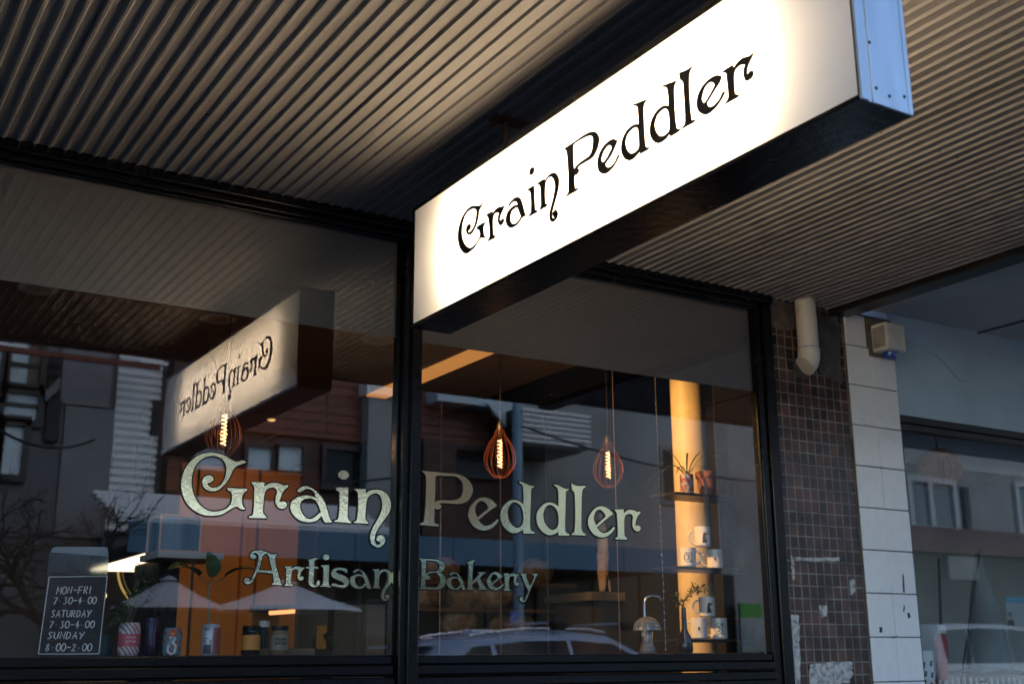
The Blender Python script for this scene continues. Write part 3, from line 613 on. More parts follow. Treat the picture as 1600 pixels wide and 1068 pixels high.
# --- copper cage pendants with coil filaments
M['copper'] = mat('copper_wire', (.20,.06,.04), .5, metal=.6)
M['filament'] = emit('filament_glow', (1,.46,.17), 2.3)
M['bulb'] = glass_mat('bulb_glass', (1,.95,.88), 1.2)
def cage_lamp(px, py0, py1, Y, lab):
    t = at(px, py0, Y); z1 = t.z; z0 = at(px, py1, Y).z; h = z1-z0; c = Vector((t.x, Y, 0))
    o = empty('cage_pendant', (t.x, Y, z0), lab, 'pendant lamp', 'copper cage pendants in the bakery window')
    b = MB(); prof = [(0,.09),(.12,.13),(.3,.25),(.5,.33),(.66,.345),(.8,.30),(.93,.20),(1,.13)]
    for k in range(16):
        a = 2*pi*k/16
        b.tube([(c.x+cos(a)*r*h, c.y+sin(a)*r*h, z1-d*h) for d, r in prof], .0007, 5)
    for d, r in ((0,.09),(1,.13)):
        b.tube([(c.x+cos(2*pi*k/20)*r*h, c.y+sin(2*pi*k/20)*r*h, z1-d*h) for k in range(21)], .0016, 5)
    b.build('cage', M['copper'], o)
    MB().lathe((c.x,c.y,z1-.03), [(.0125,0),(.016,.01),(.016,.05),(.008,.07)], 14).build('socket', M['dark'], o)
    MB().tube([(c.x,c.y,z1+.03),(c.x+.004,c.y,z1+.2),(c.x,c.y,3.0)], .0022, 6).build('cord', M['in_black'], o)
    b = MB(); n = 8*12; zz0, zz1 = z1-.80*h, z1-.2*h
    b.tube([(c.x+cos(2*pi*i/12)*.010, c.y+sin(2*pi*i/12)*.010, zz1+(zz0-zz1)*i/n) for i in range(n+1)], .0021, 5)
    b.build('filament', M['filament'], o)
    MB().lathe((c.x,c.y,z1-.03), [(.012,-.002),(.013,-.02),(.024,-h*.32),(.030,-h*.5),(.024,-h*.64),(.004,-h*.69)], 20, False, True).build('bulb_glass', M['bulb'], o)
    l = bpy.data.lights.new('bulb_light', 'POINT'); l.energy = LAMP_W; l.color = (1,.50,.16); l.shadow_soft_size = .02
    lo = bpy.data.objects.new('bulb_light', l); COL.objects.link(lo); lo.location = (c.x,c.y,(zz0+zz1)/2-h*.05); lo.parent = o; lo.matrix_parent_inverse = Matrix.Translation(o.location).inverted()
LAMP_W = .22
cage_lamp(352, 631, 712, .8, 'copper cage pendant glowing behind the big G of the window')
cage_lamp(781, 672, 745, .9, 'copper cage pendant glowing above the word on the right pane')
cage_lamp(949, 692, 760, .9, 'copper cage pendant nearest the cream column')

# --- lit ceiling channel and downlights
lc = empty('ceiling_light_channel', (3.03,3,2.75), 'long warm lit channel set in the bakery ceiling', 'ceiling light')
MB().box((2.967,1.0,2.748),(3.098,2.55,2.79)).build('diffuser', emit('channel_glow', (1,.40,.10), .16), lc)
for i, (px, py, lab) in enumerate(((60,450,'round recessed ceiling light at the far left'),(340,497,'round recessed ceiling light just above the mirrored sign'),(590,531,'round recessed ceiling light beside the window mullion'))):
    p = atz(px, py, 2.757); d = empty('downlight', p, lab, 'ceiling light', 'round downlights in the bakery ceiling')
    MB().lathe((p.x,p.y,2.752), [(.05,.006),(.085,.006),(.085,0),(.05,0)], 28, False, False).build('trim_ring', mat('white_trim',(.6,.58,.55),.5), d)
    MB().lathe((p.x,p.y,2.757), [(.05,0),(.05,.001)], 24).build('lens', mat('frosted_lens',(.4,.36,.32),.4), d)
# lit ceiling spotlights: one added to brighten the ochre screens, one over the column
def spot(p, aim, wts, ang, lab):
    p = Vector(p); o = empty('ceiling_spotlight', p, lab, 'ceiling light')
    MB().lathe((p.x,p.y,p.z-.004), [(.035,.004),(.05,.004),(.05,0),(.035,0)], 24, False, False).build('trim_ring', M['dark'], o)
    MB().lathe((p.x,p.y,p.z+.004), [(.034,0),(.034,.002)], 20).build('lens', emit('spot_lens', (1,.55,.2), .8), o)
    l = bpy.data.lights.new('spot_light', 'SPOT'); l.energy = wts; l.color = (1,.50,.14); l.spot_size = radians(ang); l.spot_blend = .6; l.shadow_soft_size = .03
    lo = bpy.data.objects.new('spot_light', l); COL.objects.link(lo); lo.location = p-Vector((0,0,.012)); lo.rotation_euler = (p-Vector(aim)).to_track_quat('Z','Y').to_euler(); lo.parent = o; lo.matrix_parent_inverse = Matrix.Translation(p).inverted()
spot((2.75,3.6,2.755), (3.0,5.0,1.3), 4.5, 110, 'added ceiling spotlight brightening the ochre screens at the back')
spot((2.15,.36,2.755), (3.78,.62,1.75), 95, 62, 'recessed spotlight aimed at the cream column')
# --- cream column
cp = at(1078,700,.62); cr = half(1052,1106,700,.62)
cl = empty('cream_column', (cp.x,.62,0), 'round cream column lit warm orange behind the mug shelves', 'column')
MB().tube([(cp.x,.62,0),(cp.x,.62,3.2)], cr, 40).build('shaft', vary(mat('cream_paint', (.72,.60,.40), .5), 14, .1, 8, bump=.15, bscale=50), cl)
MB().box((cp.x+cr*.9,.66,0),(cp.x+cr*.9+.05,.72,3.2)).build('conduit', M['dark'], cl)

# --- mug shelves hung on chains
ms = empty('hanging_shelf', at(1110,890,.3), 'three small dark shelves hung on beaded chains, holding white mugs', 'shelf')
shz = []
for py, x0, x1 in ((772,1054,1166),(886,1056,1166),(998,1058,1166)):
    p = at(1110,py,.22); a, b_ = at(x0,py,.22), at(x1,py,.22)
    MB().box((a.x,.22,p.z-.012),(b_.x,.40,p.z)).build('shelf_board', M['dark'], ms, .002); shz.append(p.z)
for px in (1034,1168):
    p = at(px,860,.20); b = MB(); z = 2.34
    b.tube([(p.x,.20,2.75),(p.x,.20,1.22)], .0012, 5)
    while z > 1.22: b.ball((p.x,.20,z), .0052, 1); z -= .031
    b.build('chain', mat('chrome_bead',(.7,.7,.72),.2,metal=1), ms)
for py in range(3):
    pass
M['mug'] = vary(mat('white_mug_glaze', (.72,.73,.76), .18, coat=.4), 30, .06)
M['mark'] = mat('black_print', (.02,.02,.02), .5)
def mug(px, pyt, pyb, Y, side, kind, zb, lab):
    a, c, d = at(px, (pyt+pyb)/2, Y), at(px, pyt, Y), at(px, pyb, Y); h = c.z-d.z; r = h*.42
    o = empty('mug', (a.x,Y,zb), lab, 'mug', 'white printed mugs on the hanging shelves')
    MB().lathe((a.x,Y,zb), [(r*.86,0),(r,.006),(r,h),(r*.95,h),(r*.94,.01),(.001,.008)], 28, True, False).build('cup', M['mug'], o)
    an = radians(-35 if side > 0 else 180-35+0)
    dx = Vector((side,0.0,0)); dx = Vector((cos(-.55),sin(-.55),0))*side
    pth = [Vector((a.x,Y,zb+h*.80))+dx*r*.9]
    for k in range(9):
        t = pi/2-pi*k/8; pth.append(Vector((a.x,Y,zb+h*.5))+dx*(r*.95+h*.33*max(0,cos(t)))+Vector((0,0,h*.33*sin(t))))
    pth.append(Vector((a.x,Y,zb+h*.20))+dx*r*.9)
    MB().tube(pth, h*.052, 8, cap=False).build('handle', M['mug'], o)
    # printed marks wrapped on the cup, facing the street
    b = MB(); vc = Vector((CAM.x-a.x, CAM.y-Y, 0)).normalized(); th0 = math.atan2(vc.y, vc.x)+(.25 if kind=='figure' else 0)
    def S(u, v):                                  # u across (m), v up (m) on the cup's surface
        th = th0+u/r; return Vector((a.x+cos(th)*(r+.0008), Y+sin(th)*(r+.0008), zb+h*.5+v))
    def stroke(pts, wd):
        b.tube([S(u*h, v*h) for u, v in pts], wd*h*1.3, 5)
    if kind == 'ring':
        stroke([(.2*cos(2*pi*k/18), .24*sin(2*pi*k/18)) for k in range(19)], .012)
        stroke([(-.07,.11),(.03,.12),(.06,.07),(0,.01),(.07,-.04),(.05,-.10),(-.07,-.11)], .018)
        stroke([(.2+.07*cos(2*pi*k/10), -.2+.07*sin(2*pi*k/10)) for k in range(11)], .01)
        stroke([(.22+.05*cos(2*pi*k/10), .2+.05*sin(2*pi*k/10)) for k in range(11)], .01)
    elif kind == 'figure':
        stroke([(-.06,-.28),(-.05,-.1),(-.02,.1)], .06); stroke([(.06,-.28),(.0,-.08)], .045); stroke([(-.14,-.29),(.1,-.29)], .018)
        stroke([(-.02,.1),(.0,.19)], .05); stroke([(0,.13),(.14,.1),(.17,.16)], .03); stroke([(.12,.2),(.24,.27)], .012)
    else:
        stroke([(-.28,0),(.28,0)], .010); stroke([(0,-.07),(0,.07)], .035); stroke([(-.04,.03),(.04,.03)], .02)
    b.build('print', M['mark'], o)
mug(1098,823,854,.30,-1,'figure',None or at(1098,854,.30).z,'white mug with a dark figure on top of two mugs, upper shelf')
mug(1075,856,886,.27,1,'ring',shz[1]+.001,'white mug with a ringed 3 mark on the upper mug shelf')
mug(1117,856,886,.30,-1,'plain',shz[1]+.001,'white mug with a small line print beside the ringed 3 mug')
mug(1105,932,963,.30,-1,'figure',at(1105,963,.30).z,'white mug with a dark figure on top of the lowest pair of mugs')
mug(1092,964,997,.27,-1,'plain',shz[2]+.001,'white mug with a small line print on the lowest shelf')
mug(1123,964,997,.30,-1,'ring',shz[2]+.001,'white mug with a ringed mark on the lowest shelf')

# --- plants
M['leaf'] = vary(mat('leaf_green', (.065,.12,.042), .4), 20, .35); M['leaf2'] = vary(mat('dusty_leaf_green', (.06,.09,.045), .45), 20, .35)
M['stem'] = vary(mat('plant_stem', (.16,.15,.09), .6), 20, .3); M['terra'] = vary(mat('terracotta', (.25,.10,.07), .8), 14, .3)
def blade(b, p0, d, L, wd, droop, n=8, fold=.25):
    """a thin arching leaf with real thickness to its fold"""
    d = Vector(d).normalized(); p = Vector(p0); up = Vector((0,0,1)); pts = []; v = d.copy()
    for i in range(n+1):
        t = i/n; side = v.cross(up); side = side.normalized() if side.length > 1e-4 else Vector((1,0,0))
        ww = wd*(sin(pi*min(1,t*.92+.08))**.7); nrm = side.cross(v).normalized()
        pts.append((p-side*ww+nrm*ww*fold, p.copy(), p+side*ww+nrm*ww*fold))
        p = p+v*(L/n); v = (v+Vector((0,0,-droop/n))).normalized()
    V = [[b.bm.verts.new(q) for q in r] for r in pts]
    for i in range(n):
        for k in range(2): f = b.bm.faces.new([V[i][k],V[i][k+1],V[i+1][k+1],V[i+1][k]]); f.smooth = True
def pot_can(px, py0, py1, Y, zb): pass
# spider plant in a printed can on the top shelf
a = at(1073,755,.30); r_ = .032; hh = at(1073,739,.30).z-at(1073,771,.30).z
sp = empty('spider_plant', (a.x,.3,shz[0]), 'spider plant arching out of a small printed can on the top shelf', 'plant')
MB().lathe((a.x,.3,shz[0]+.001), [(r_*.93,0),(r_,.004),(r_,hh),(r_*.9,hh)], 24).build('can_pot', vary(mat('printed_can_grey',(.45,.42,.45),.35,metal=.3),40,.4,4,col2=(.35,.10,.12),lo=.45,hi=.55), sp)
b = MB()
for k in range(13):
    t = 2*pi*k/13+random.uniform(-.2,.2); e = random.uniform(.5,1.5)
    blade(b, (a.x+cos(t)*.012,.3+sin(t)*.012,shz[0]+hh), (cos(t),sin(t)*.6,e), random.uniform(.15,.25), .0042, random.uniform(1.2,2.6), 9)
b.build('leaves', M['leaf2'], sp)
a2 = at(1104,752,.33); r2_ = .05; h2 = at(1104,731,.33).z-at(1104,771,.33).z
tp = empty('terracotta_pot', (a2.x,.33,shz[0]), 'plain terracotta pot beside the spider plant on the top shelf', 'plant pot')
MB().lathe((a2.x,.33,shz[0]+.001), [(r2_*.7,0),(r2_*.95,h2*.75),(r2_*1.05,h2*.76),(r2_*1.05,h2),(r2_*.9,h2),(r2_*.85,h2*.8)], 28, True, True).build('pot', M['terra'], tp)
# bonsai in a dark bottle vase on the ledge
a = at(1071,1018,.14)
bo = empty('bonsai_vase', (a.x,.14,SH), 'dark green sprig leaning out of a slim dark vase by the glass lamp', 'plant')
H_ = at(1066,948,.14).z-SH
MB().lathe((a.x,.14,SH), [(.03,0),(.034,.01),(.033,.05),(.012,.10),(.010,H_)], 20).build('vase', mat('dark_glaze',(.012,.014,.016),.12,coat=.5), bo)
b = MB(); top = Vector((a.x,.14,SH+H_))
tw = [top, at(1068,940,.13), at(1078,928,.12), at(1092,918,.12)]; tw2 = [top, at(1060,940,.13), at(1056,930,.12)]
b.tube(tw, .004, 6, r1=.002); b.tube(tw2, .003, 6, r1=.0015); b.build('twig', M['stem'], bo)
b = MB()
for q in tw[1:]+tw2[1:]+[tw[2].lerp(tw[3],.5), at(1100,918,.12), at(1085,920,.13)]:
    for k in range(26):
        v = Vector((random.gauss(0,1),random.gauss(0,1),random.gauss(0,.6))); v = v.normalized()
        blade(b, q+v*random.uniform(.002,.02), v+Vector((0,0,.25)), random.uniform(.012,.026), .0038, .5, 3)
b.build('foliage', M['leaf'], bo)
# crystal dome lamp on the ledge
a = at(1012,1016,.13); u_ = at(1012,1000,.13).z-at(1012,1016,.13).z
dl = empty('glass_dome_lamp', (a.x,.13,SH), 'small cut glass mushroom lamp standing on the window ledge', 'lamp')
M['cut'] = mat('cut_glass', (.75,.80,.85), .08, spec=1); M['cut'].node_tree.nodes['Principled BSDF'].inputs['Transmission Weight'].default_value = .75
HT = at(1012,962,.13).z-SH
b = MB(); R1 = half(990,1033,980,.13)
rows = 7
for i in range(rows):
    t0, t1 = pi/2*i/rows, pi/2*(i+1)/rows
    z0_, z1_ = SH+HT-R1*1.0+R1*sin(t0)*1.0, SH+HT-R1+R1*sin(t1)
    m_ = (t0+t1)/2
    b.lathe((a.x,.13,0), [(R1*cos(t0),z0_),(R1*cos(m_)*1.03,(z0_+z1_)/2),(max(.002,R1*cos(t1)),z1_)], 22, i==0, i==rows-1)
for f in b.bm.faces: f.smooth = False
b.build('dome', M['cut'], dl)
b = MB(); zt = SH+HT-R1-.003
b.lathe((a.x,.13,SH), [(R1*.66,0),(R1*.62,.006),(R1*.38,(zt-SH)*.6),(R1*.45,zt-SH)], 10)
for f in b.bm.faces: f.smooth = False
b.build('stem', M['cut'], dl)
a = at(1009,1016,.32)
tpz = at(1012,930,.32).z
ta = empty('swan_neck_tap', (a.x,.32,SH), 'thin chrome swan neck tap rising behind the glass dome lamp', 'tap')
MB().tube([(a.x,.32,SH),(a.x,.32,tpz-.03),(a.x+.012,.32,tpz-.008),(a.x+.035,.31,tpz),(a.x+.07,.30,tpz-.004),(a.x+.08,.30,tpz-.02)], .006, 10).build('spout', mat('chrome',(.8,.8,.82),.12,metal=1), ta)
MB().lathe((a.x,.32,SH), [(.02,0),(.02,.01),(.01,.02)], 16).build('base', M['dark'], ta)

# --- hours board in its clear stand
hb = empty('hours_board', at(110,1029,.16), 'black board with hand written opening hours leaning in a clear stand', 'opening hours sign')
BL, BR, TL, TR = at(57,1029,.13), at(155,1029,.17), at(75,899,.19), at(169,898,.23)
for v in (BL, BR): v.z = SH+.003
ex = (BR-BL); ey = (TL-BL); wB, hB = ex.length, ey.length
ez = ex.cross(ey).normalized()*-1 if ex.cross(ey).y > 0 else ex.cross(ey).normalized()
def HB(u, v, d=0): return BL.lerp(BR,u).lerp(TL.lerp(TR,u),v) + ez*d
b = MB(); b.prism([HB(0,0),HB(1,0),HB(1,1),HB(0,1)], -ez*.004); b.build('board', vary(mat('chalkboard',(.018,.024,.028),.6),8,.2), hb)
M['chalk'] = vary(mat('white_paint_pen', (.85,.87,.88), .7), 60, .15)
b = MB()
e_ = .02
for q0, q1 in (((e_,.015),(1-e_*.8,.015)),((1-e_*.8,.015),(1-e_*.8,.985)),((1-e_*.8,.985),(e_,.985)),((e_,.985),(e_,.015))):
    b.tube([HB(*q0,.001),HB(*q1,.001)], .0016, 5)
b.build('border_line', M['chalk'], hb)
FONT = {'M':["0,0 .1,1 .45,.35 .85,1 1,0"],'O':["o"],'N':["0,0 .08,1 .85,0 .9,1"],'-':[".1,.48 .9,.5"],'F':["0,0 .05,1 .85,1","0,.52 .7,.54"],'R':["0,0 .03,1 .6,.98 .75,.75 .55,.5 .05,.48","0.3,.5 .85,0"],'I':[".5,0 .5,1"],'7':["0,.95 .85,1 .25,0"],'.':[".5,.42 .52,.46"],'3':[".1,.95 .75,1 .4,.6 .8,.35 .6,.02 .05,.06"],'0':["o"],'4':[".6,1 .05,.38 .95,.4",".6,.7 .55,0"],'S':[".85,.9 .5,1 .15,.8 .5,.52 .8,.28 .5,.02 .05,.1"],'A':["0,0 .5,1 .95,0",".2,.36 .8,.38"],'T':["0,.97 1,1",".5,1 .48,0"],'U':["0,1 .05,.2 .4,0 .8,.15 .9,1"],'D':["0,0 .03,1 .6,.9 .85,.5 .55,.08 0,0"],'Y':["0,1 .45,.5","1,1 .3,0"],'8':[".5,.52 .15,.78 .5,1 .8,.8 .5,.52 .1,.25 .5,0 .9,.25 .5,.52"],'2':[".05,.8 .4,1 .75,.78 .5,.4 0,.02 .95,.05"]}
b = MB()
def hand(txt, u0, v0, wd, ht, sl=.12):
    n = len(txt); u = u0; adv = wd/n
    for ch in txt:
        if ch == ' ': u += adv; continue
        aw_ = .3 if ch in '.I' else .78
        for st in FONT[ch]:
            if st == 'o': P = [(.5+.5*cos(2*pi*k/14+1.6), .5+.5*sin(2*pi*k/14+1.6)) for k in range(15)]
            else: P = [tuple(map(float,p.split(','))) for p in st.split()]
            jx, jy = random.uniform(-.04,.04), random.uniform(-.03,.03)
            if ch == 'I': P = [(p[0]*.4, p[1]) for p in P]
            if ch == '.': P = [(p[0]*.6, p[1]) for p in P]
            b.tube([HB(u+(p[0]+jx+sl*p[1])*adv*.78, v0+(p[1]+jy)*ht, .0012) for p in P], .0018, 5)
        u += adv
hand('MON-FRI',.17,.765,.62,.09); hand('7.30-4.00',.14,.635,.72,.085); hand('SATURDAY',.13,.47,.66,.085); hand('7.30-4.00',.13,.335,.74,.085); hand('SUNDAY',.12,.20,.60,.085); hand('8.00-2.00',.11,.05,.76,.09)
b.build('hours_writing', M['chalk'], hb)
def HS(u, v, d=0):
    up = Vector((0,0,1)); t0 = TL.lerp(TR,u); return t0+up*v+ez*d
M['acrylic'] = mat('clear_acrylic', (.55,.62,.66), .06, spec=.8); M['acrylic'].node_tree.nodes['Principled BSDF'].inputs['Transmission Weight'].default_value = .88
tz = at(120,855,.21).z-TL.z
b = MB(); pr = [HS(0,0,-.006),HS(1,0,-.006),HS(1.0,tz*.75,-.006),HS(.96,tz*.97,-.006),HS(.9,tz,-.006),HS(.1,tz,-.006),HS(.04,tz*.97,-.006),HS(0,tz*.75,-.006)]
b.prism(pr, -ez*.004); b.build('clear_stand', M['acrylic'], hb)
b = MB(); b.prism([HS(.02,tz*.80,-.0035),HS(.98,tz*.66,-.0035),HS(.96,tz*.97,-.0035),HS(.9,tz*.99,-.0035),HS(.1,tz*.99,-.0035),HS(.04,tz*.95,-.0035)], -ez*.002); b.build('folded_lip', mat('acrylic_fold',(.30,.36,.40),.12,coat=.4), hb)
# round bulb glow beside the hours: a small lamp far inside
sb = at(159,930,4.2)
gl_ = empty('globe_light', sb, 'tiny round warm globe light beside the hours board', 'lamp')
MB().ball(sb, .03).build('globe', emit('globe_glow',(1,.75,.4),1), gl_); MB().tube([sb+Vector((0,0,.03)),(sb.x,sb.y,2.76)], .003, 6).build('cord', M['in_black'], gl_)

# --- cans and jars on the ledge
def can(px, py0, Y, wpx, m, lab, extra=None, slim=False):
    a = at(px, 1020, Y); top = at(px, py0, Y).z; r = half(px-wpx/2,px+wpx/2,1000,Y); h = top-SH
    o = empty('drink_can', (a.x,Y,SH), lab, 'can', 'drink cans on the window ledge')
    MB().lathe((a.x,Y,SH), [(r*.78,0),(r*.9,.004),(r,.012),(r,h-.014),(r*.84,h-.002),(r*.86,h),(r*.78,h),(r*.76,h-.004)], 32).build('body', m, o)
    MB().lathe((a.x,Y,SH+h-.0035), [(r*.76,0),(r*.1,.0005)], 24, False, True).build('lid', M['alu'], o)
    vc = Vector((CAM.x-a.x, CAM.y-Y, 0)).normalized(); th0 = math.atan2(vc.y, vc.x)
    def S(u, v, d=.0006): return Vector((a.x+cos(th0+u)*(r+d), Y+sin(th0+u)*(r+d), SH+h*v))
    def band(name, u0, u1, v0, v1, mm, d=.0006, n=10):
        b = MB(); A = [[b.bm.verts.new(S(u0+(u1-u0)*k/n, v, d)) for k in range(n+1)] for v in (v0, v1)]
        for k in range(n): f = b.bm.faces.new([A[0][k],A[0][k+1],A[1][k+1],A[1][k]]); f.smooth = True
        return b.build(name, mm, o)
    def ink(name, strokes, mm, wd):
        b = MB()
        for st in strokes: b.tube([S(u, v, .0008) for u, v in st], wd, 5)
        return b.build(name, mm, o)
    if extra: extra(band, ink)
    return o
def stripes(name, c1, c2, sc1, ang=.6):
    m = mat(name, c1, .35, coat=.2); N, L, b = nodes(m); tc = N.new('ShaderNodeTexCoord'); mp = N.new('ShaderNodeMapping'); mp.inputs['Rotation'].default_value = (0,ang,0)
    wv = N.new('ShaderNodeTexWave'); wv.inputs['Scale'].default_value = sc1; wv.inputs['Distortion'].default_value = 1.5; wv.inputs['Detail'].default_value = 0; wv.inputs['Detail Scale'].default_value = 1
    L.new(tc.outputs['Object'], mp.inputs[0]); L.new(mp.outputs[0], wv.inputs['Vector'])
    cr_ = N.new('ShaderNodeValToRGB'); cr_.color_ramp.elements[0].position = .35; cr_.color_ramp.elements[1].position = .45
    cr_.color_ramp.elements[0].color = (*c2,1); cr_.color_ramp.elements[1].color = (*c1,1); L.new(wv.outputs[0], cr_.inputs[0]); L.new(cr_.outputs[0], b.inputs['Base Color']); return m
P_ = mat('pink_label',(.55,.10,.13),.5); PW = mat('pale_ink',(.75,.6,.6),.5); DKI = mat('dark_ink',(.05,.04,.06),.5); WH = mat('white_label',(.62,.6,.6),.5)
def words(cx, v, wd, ht, txt):
    """small capitals written round a can or jar: txt uses the hand alphabet"""
    out = []; adv = wd/len(txt)
    for i, ch in enumerate(txt):
        if ch == ' ' or ch not in FONT2: continue
        for st in FONT2[ch]:
            P = [(.5+.5*cos(2*pi*k/10), .5+.5*sin(2*pi*k/10)) for k in range(11)] if st == 'o' else [tuple(map(float,p.split(','))) for p in st.split()]
            out.append([(cx-wd/2+(i+p[0]*.72)*adv, v+p[1]*ht) for p in P])
    return out
FONT2 = dict(FONT); FONT2.update({'P':["0,0 0,1 .7,.95 .8,.7 .6,.5 0,.48"],'E':["1,0 0,0 0,1 1,1","0,.5 .8,.5"],'C':["1,.85 .5,1 .05,.6 .3,.05 .95,.12"],'H':["0,0 0,1","1,0 1,1","0,.5 1,.5"],'B':["0,0 0,1 .7,.95 .7,.6 0,.52 .85,.4 .85,.05 0,0"],'L':["0,1 0,0 .9,0"],'K':["0,0 0,1","1,1 .1,.5 1,0"]})
def ex_pink(band, ink):
    band('pink_band',-1.5,1.5,.28,.66,P_); ink('label_writing', words(.22,.52,.9,.06,'PEACH')+words(.22,.40,1.0,.06,'BUTTER')+[[(-.1,.32),(.6,.32)]], PW, .0008)
    ink('crest', [[(.30,.92),(.30,.78),(.48,.70),(.66,.78),(.66,.92),(.30,.92)],[(.4,.86),(.48,.78),(.56,.86)]], P_, .0009)
def ex_purple(band, ink):
    ink('label_writing', [[(-.35,.30+.07*k),(-.30,.33+.07*k),(-.36,.35+.07*k)] for k in range(8)]+[[(.1,.25),(.1,.8)],[(.3,.25),(.3,.7)],[(.45,.22),(.45,.75)]], mat('lilac_ink',(.35,.3,.45),.5), .0008)
def ex_three(band, ink):
    ink('orange_flower', [[(.0+.22*cos(2*pi*k/10),.80+.10*sin(2*pi*k/10)) for k in range(11)]], mat('orange_ink',(.7,.16,.05),.5), .006)
    ink('numeral', [[(-.32,.62),(0,.70),(.30,.60),(.02,.48),(.40,.34),(.30,.12),(-.05,.05),(-.40,.14),(-.42,.32),(-.22,.36)],[(0,.78),(.02,.80)]], mat('white_ink',(.75,.75,.75),.5), .0048)
    ink('blue_dots', [[(-.2+.2*k,.04),(-.16+.2*k,.05)] for k in range(4)], mat('sky_ink',(.15,.45,.6),.5), .003)
def ex_white(band, ink):
    band('red_panel',.25,1.4,.04,.88,mat('faded_red',(.45,.14,.12),.5)); ink('label_writing', words(-.45,.80,.8,.07,'PALE')+[[(-.75+.12*k,.52),(-.70+.12*k,.56)] for k in range(5)]+[[(.5,.1+.05*k),(.9,.1+.05*k)] for k in range(14)], DKI, .0008)
    ink('barcode', [[(-.75+.07*k,.06),(-.75+.07*k,.34)] for k in range(12)], DKI, .0007); ink('colour_stamp', [[(-.7,.45),(-.6,.47)],[(-.1,.45),(0,.47)]], mat('mauve_ink',(.4,.2,.4),.5), .004)
can(200,972,.20,33,stripes('white_pink_stripe',(.62,.58,.58),(.30,.16,.2),26),'white striped can with a broad pink band beside the hours board',ex_pink)
can(234,964,.26,26,vary(mat('purple_can',(.035,.022,.06),.3,metal=.4),20,.3),'tall slim dark purple can behind the pink banded can',ex_purple)
can(268,980,.20,29,vary(mat('patterned_can',(.30,.12,.12),.4),60,.6,3,col2=(.12,.30,.38),lo=.47,hi=.53),'small patterned can with a big white 3',ex_three)
can(328,974,.20,29,vary(mat('white_grey_can',(.58,.58,.62),.3,metal=.2),30,.1),'white can with a barcode and red panel holding a tall leafy stem',ex_white)
can(163,990,.32,22,vary(mat('teal_can',(.03,.10,.11),.4),20,.5),'dark teal can half hidden behind the hours board')
def jar(px, py0, Y, wpx, body, lid, lab_m, lab, writing=None, v0=.18, v1=.68):
    a = at(px, 1020, Y); top = at(px, py0, Y).z; r = half(px-wpx/2,px+wpx/2,1000,Y); h = top-SH
    o = empty('jar', (a.x,Y,SH), lab, 'jar', 'jars on the window ledge')
    MB().lathe((a.x,Y,SH), [(r*.9,0),(r,.006),(r,h*.68),(r*.92,h*.76),(r*.86,h*.80),(r*.86,h*.86)], 32).build('glass_body', body, o)
    MB().lathe((a.x,Y,SH+h*.84), [(r*.93,0),(r*.95,.002),(r*.95,h*.15),(r*.9,h*.16)], 32).build('lid', lid, o)
    vc = Vector((CAM.x-a.x, CAM.y-Y, 0)).normalized(); th0 = math.atan2(vc.y, vc.x)
    def S(u, v, d=.0006): return Vector((a.x+cos(th0+u)*(r+d), Y+sin(th0+u)*(r+d), SH+h*v))
    b = MB(); n = 14; A = [[b.bm.verts.new(S(-1.35+2.7*k/n, v)) for k in range(n+1)] for v in (v0, v1)]
    for k in range(n): f = b.bm.faces.new([A[0][k],A[0][k+1],A[1][k+1],A[1][k]]); f.smooth = True
    lb = b.build('label_paper', lab_m, o)
    if writing:
        b = MB()
        for st, wd in writing:
            b.tube([S(u, v, .0011) for u, v in st], wd, 5)
        b.build('label_writing', DKI, lb)
jar(391,977,.22,29,vary(mat('dark_jam',(.025,.018,.015),.12,coat=.6),10,.3),M['black_sat'],mat('orange_label',(.75,.30,.05),.55),'dark jar with a plain orange label')
jar(436,977,.22,28,vary(mat('nut_spread',(.26,.17,.09),.15,coat=.6),16,.3),M['black_sat'],vary(mat('kraft_label',(.30,.26,.20),.7),30,.15),'jar of peanut butter with a kraft paper label', [(s,.0013) for s in words(.18,.50,1.3,.08,'PEANUT')]+[(s,.0013) for s in words(.18,.36,1.3,.08,'BUTTER')]+[([(-.2,.62),(.6,.62)],.0006),([(-.1,.26),(.5,.26)],.0006)])
a = at(411,1020,.33)
jr = empty('white_capped_bottle', (a.x,.33,SH), 'slim dark bottle with white cap between the two jars', 'bottle')
MB().lathe((a.x,.33,SH), [(.02,0),(.02,.08),(.014,.10)], 20).build('body', M['dark'], jr); MB().lathe((a.x,.33,SH+.10), [(.019,0),(.019,.022)], 20).build('cap', WH, jr)
a, b_ = at(452,1026,.30), at(492,1026,.30)
wb = empty('wooden_block', ((a.x+b_.x)/2,.3,SH), 'pale wooden block on the ledge right of the peanut butter jar', 'block')
MB().box((a.x-.12,.30,SH),(b_.x,.40,at(470,1012,.3).z)).build('block', vary(mat('beech',(.30,.20,.13),.6),4,.3,8,(1,9,9)), wb, .002)

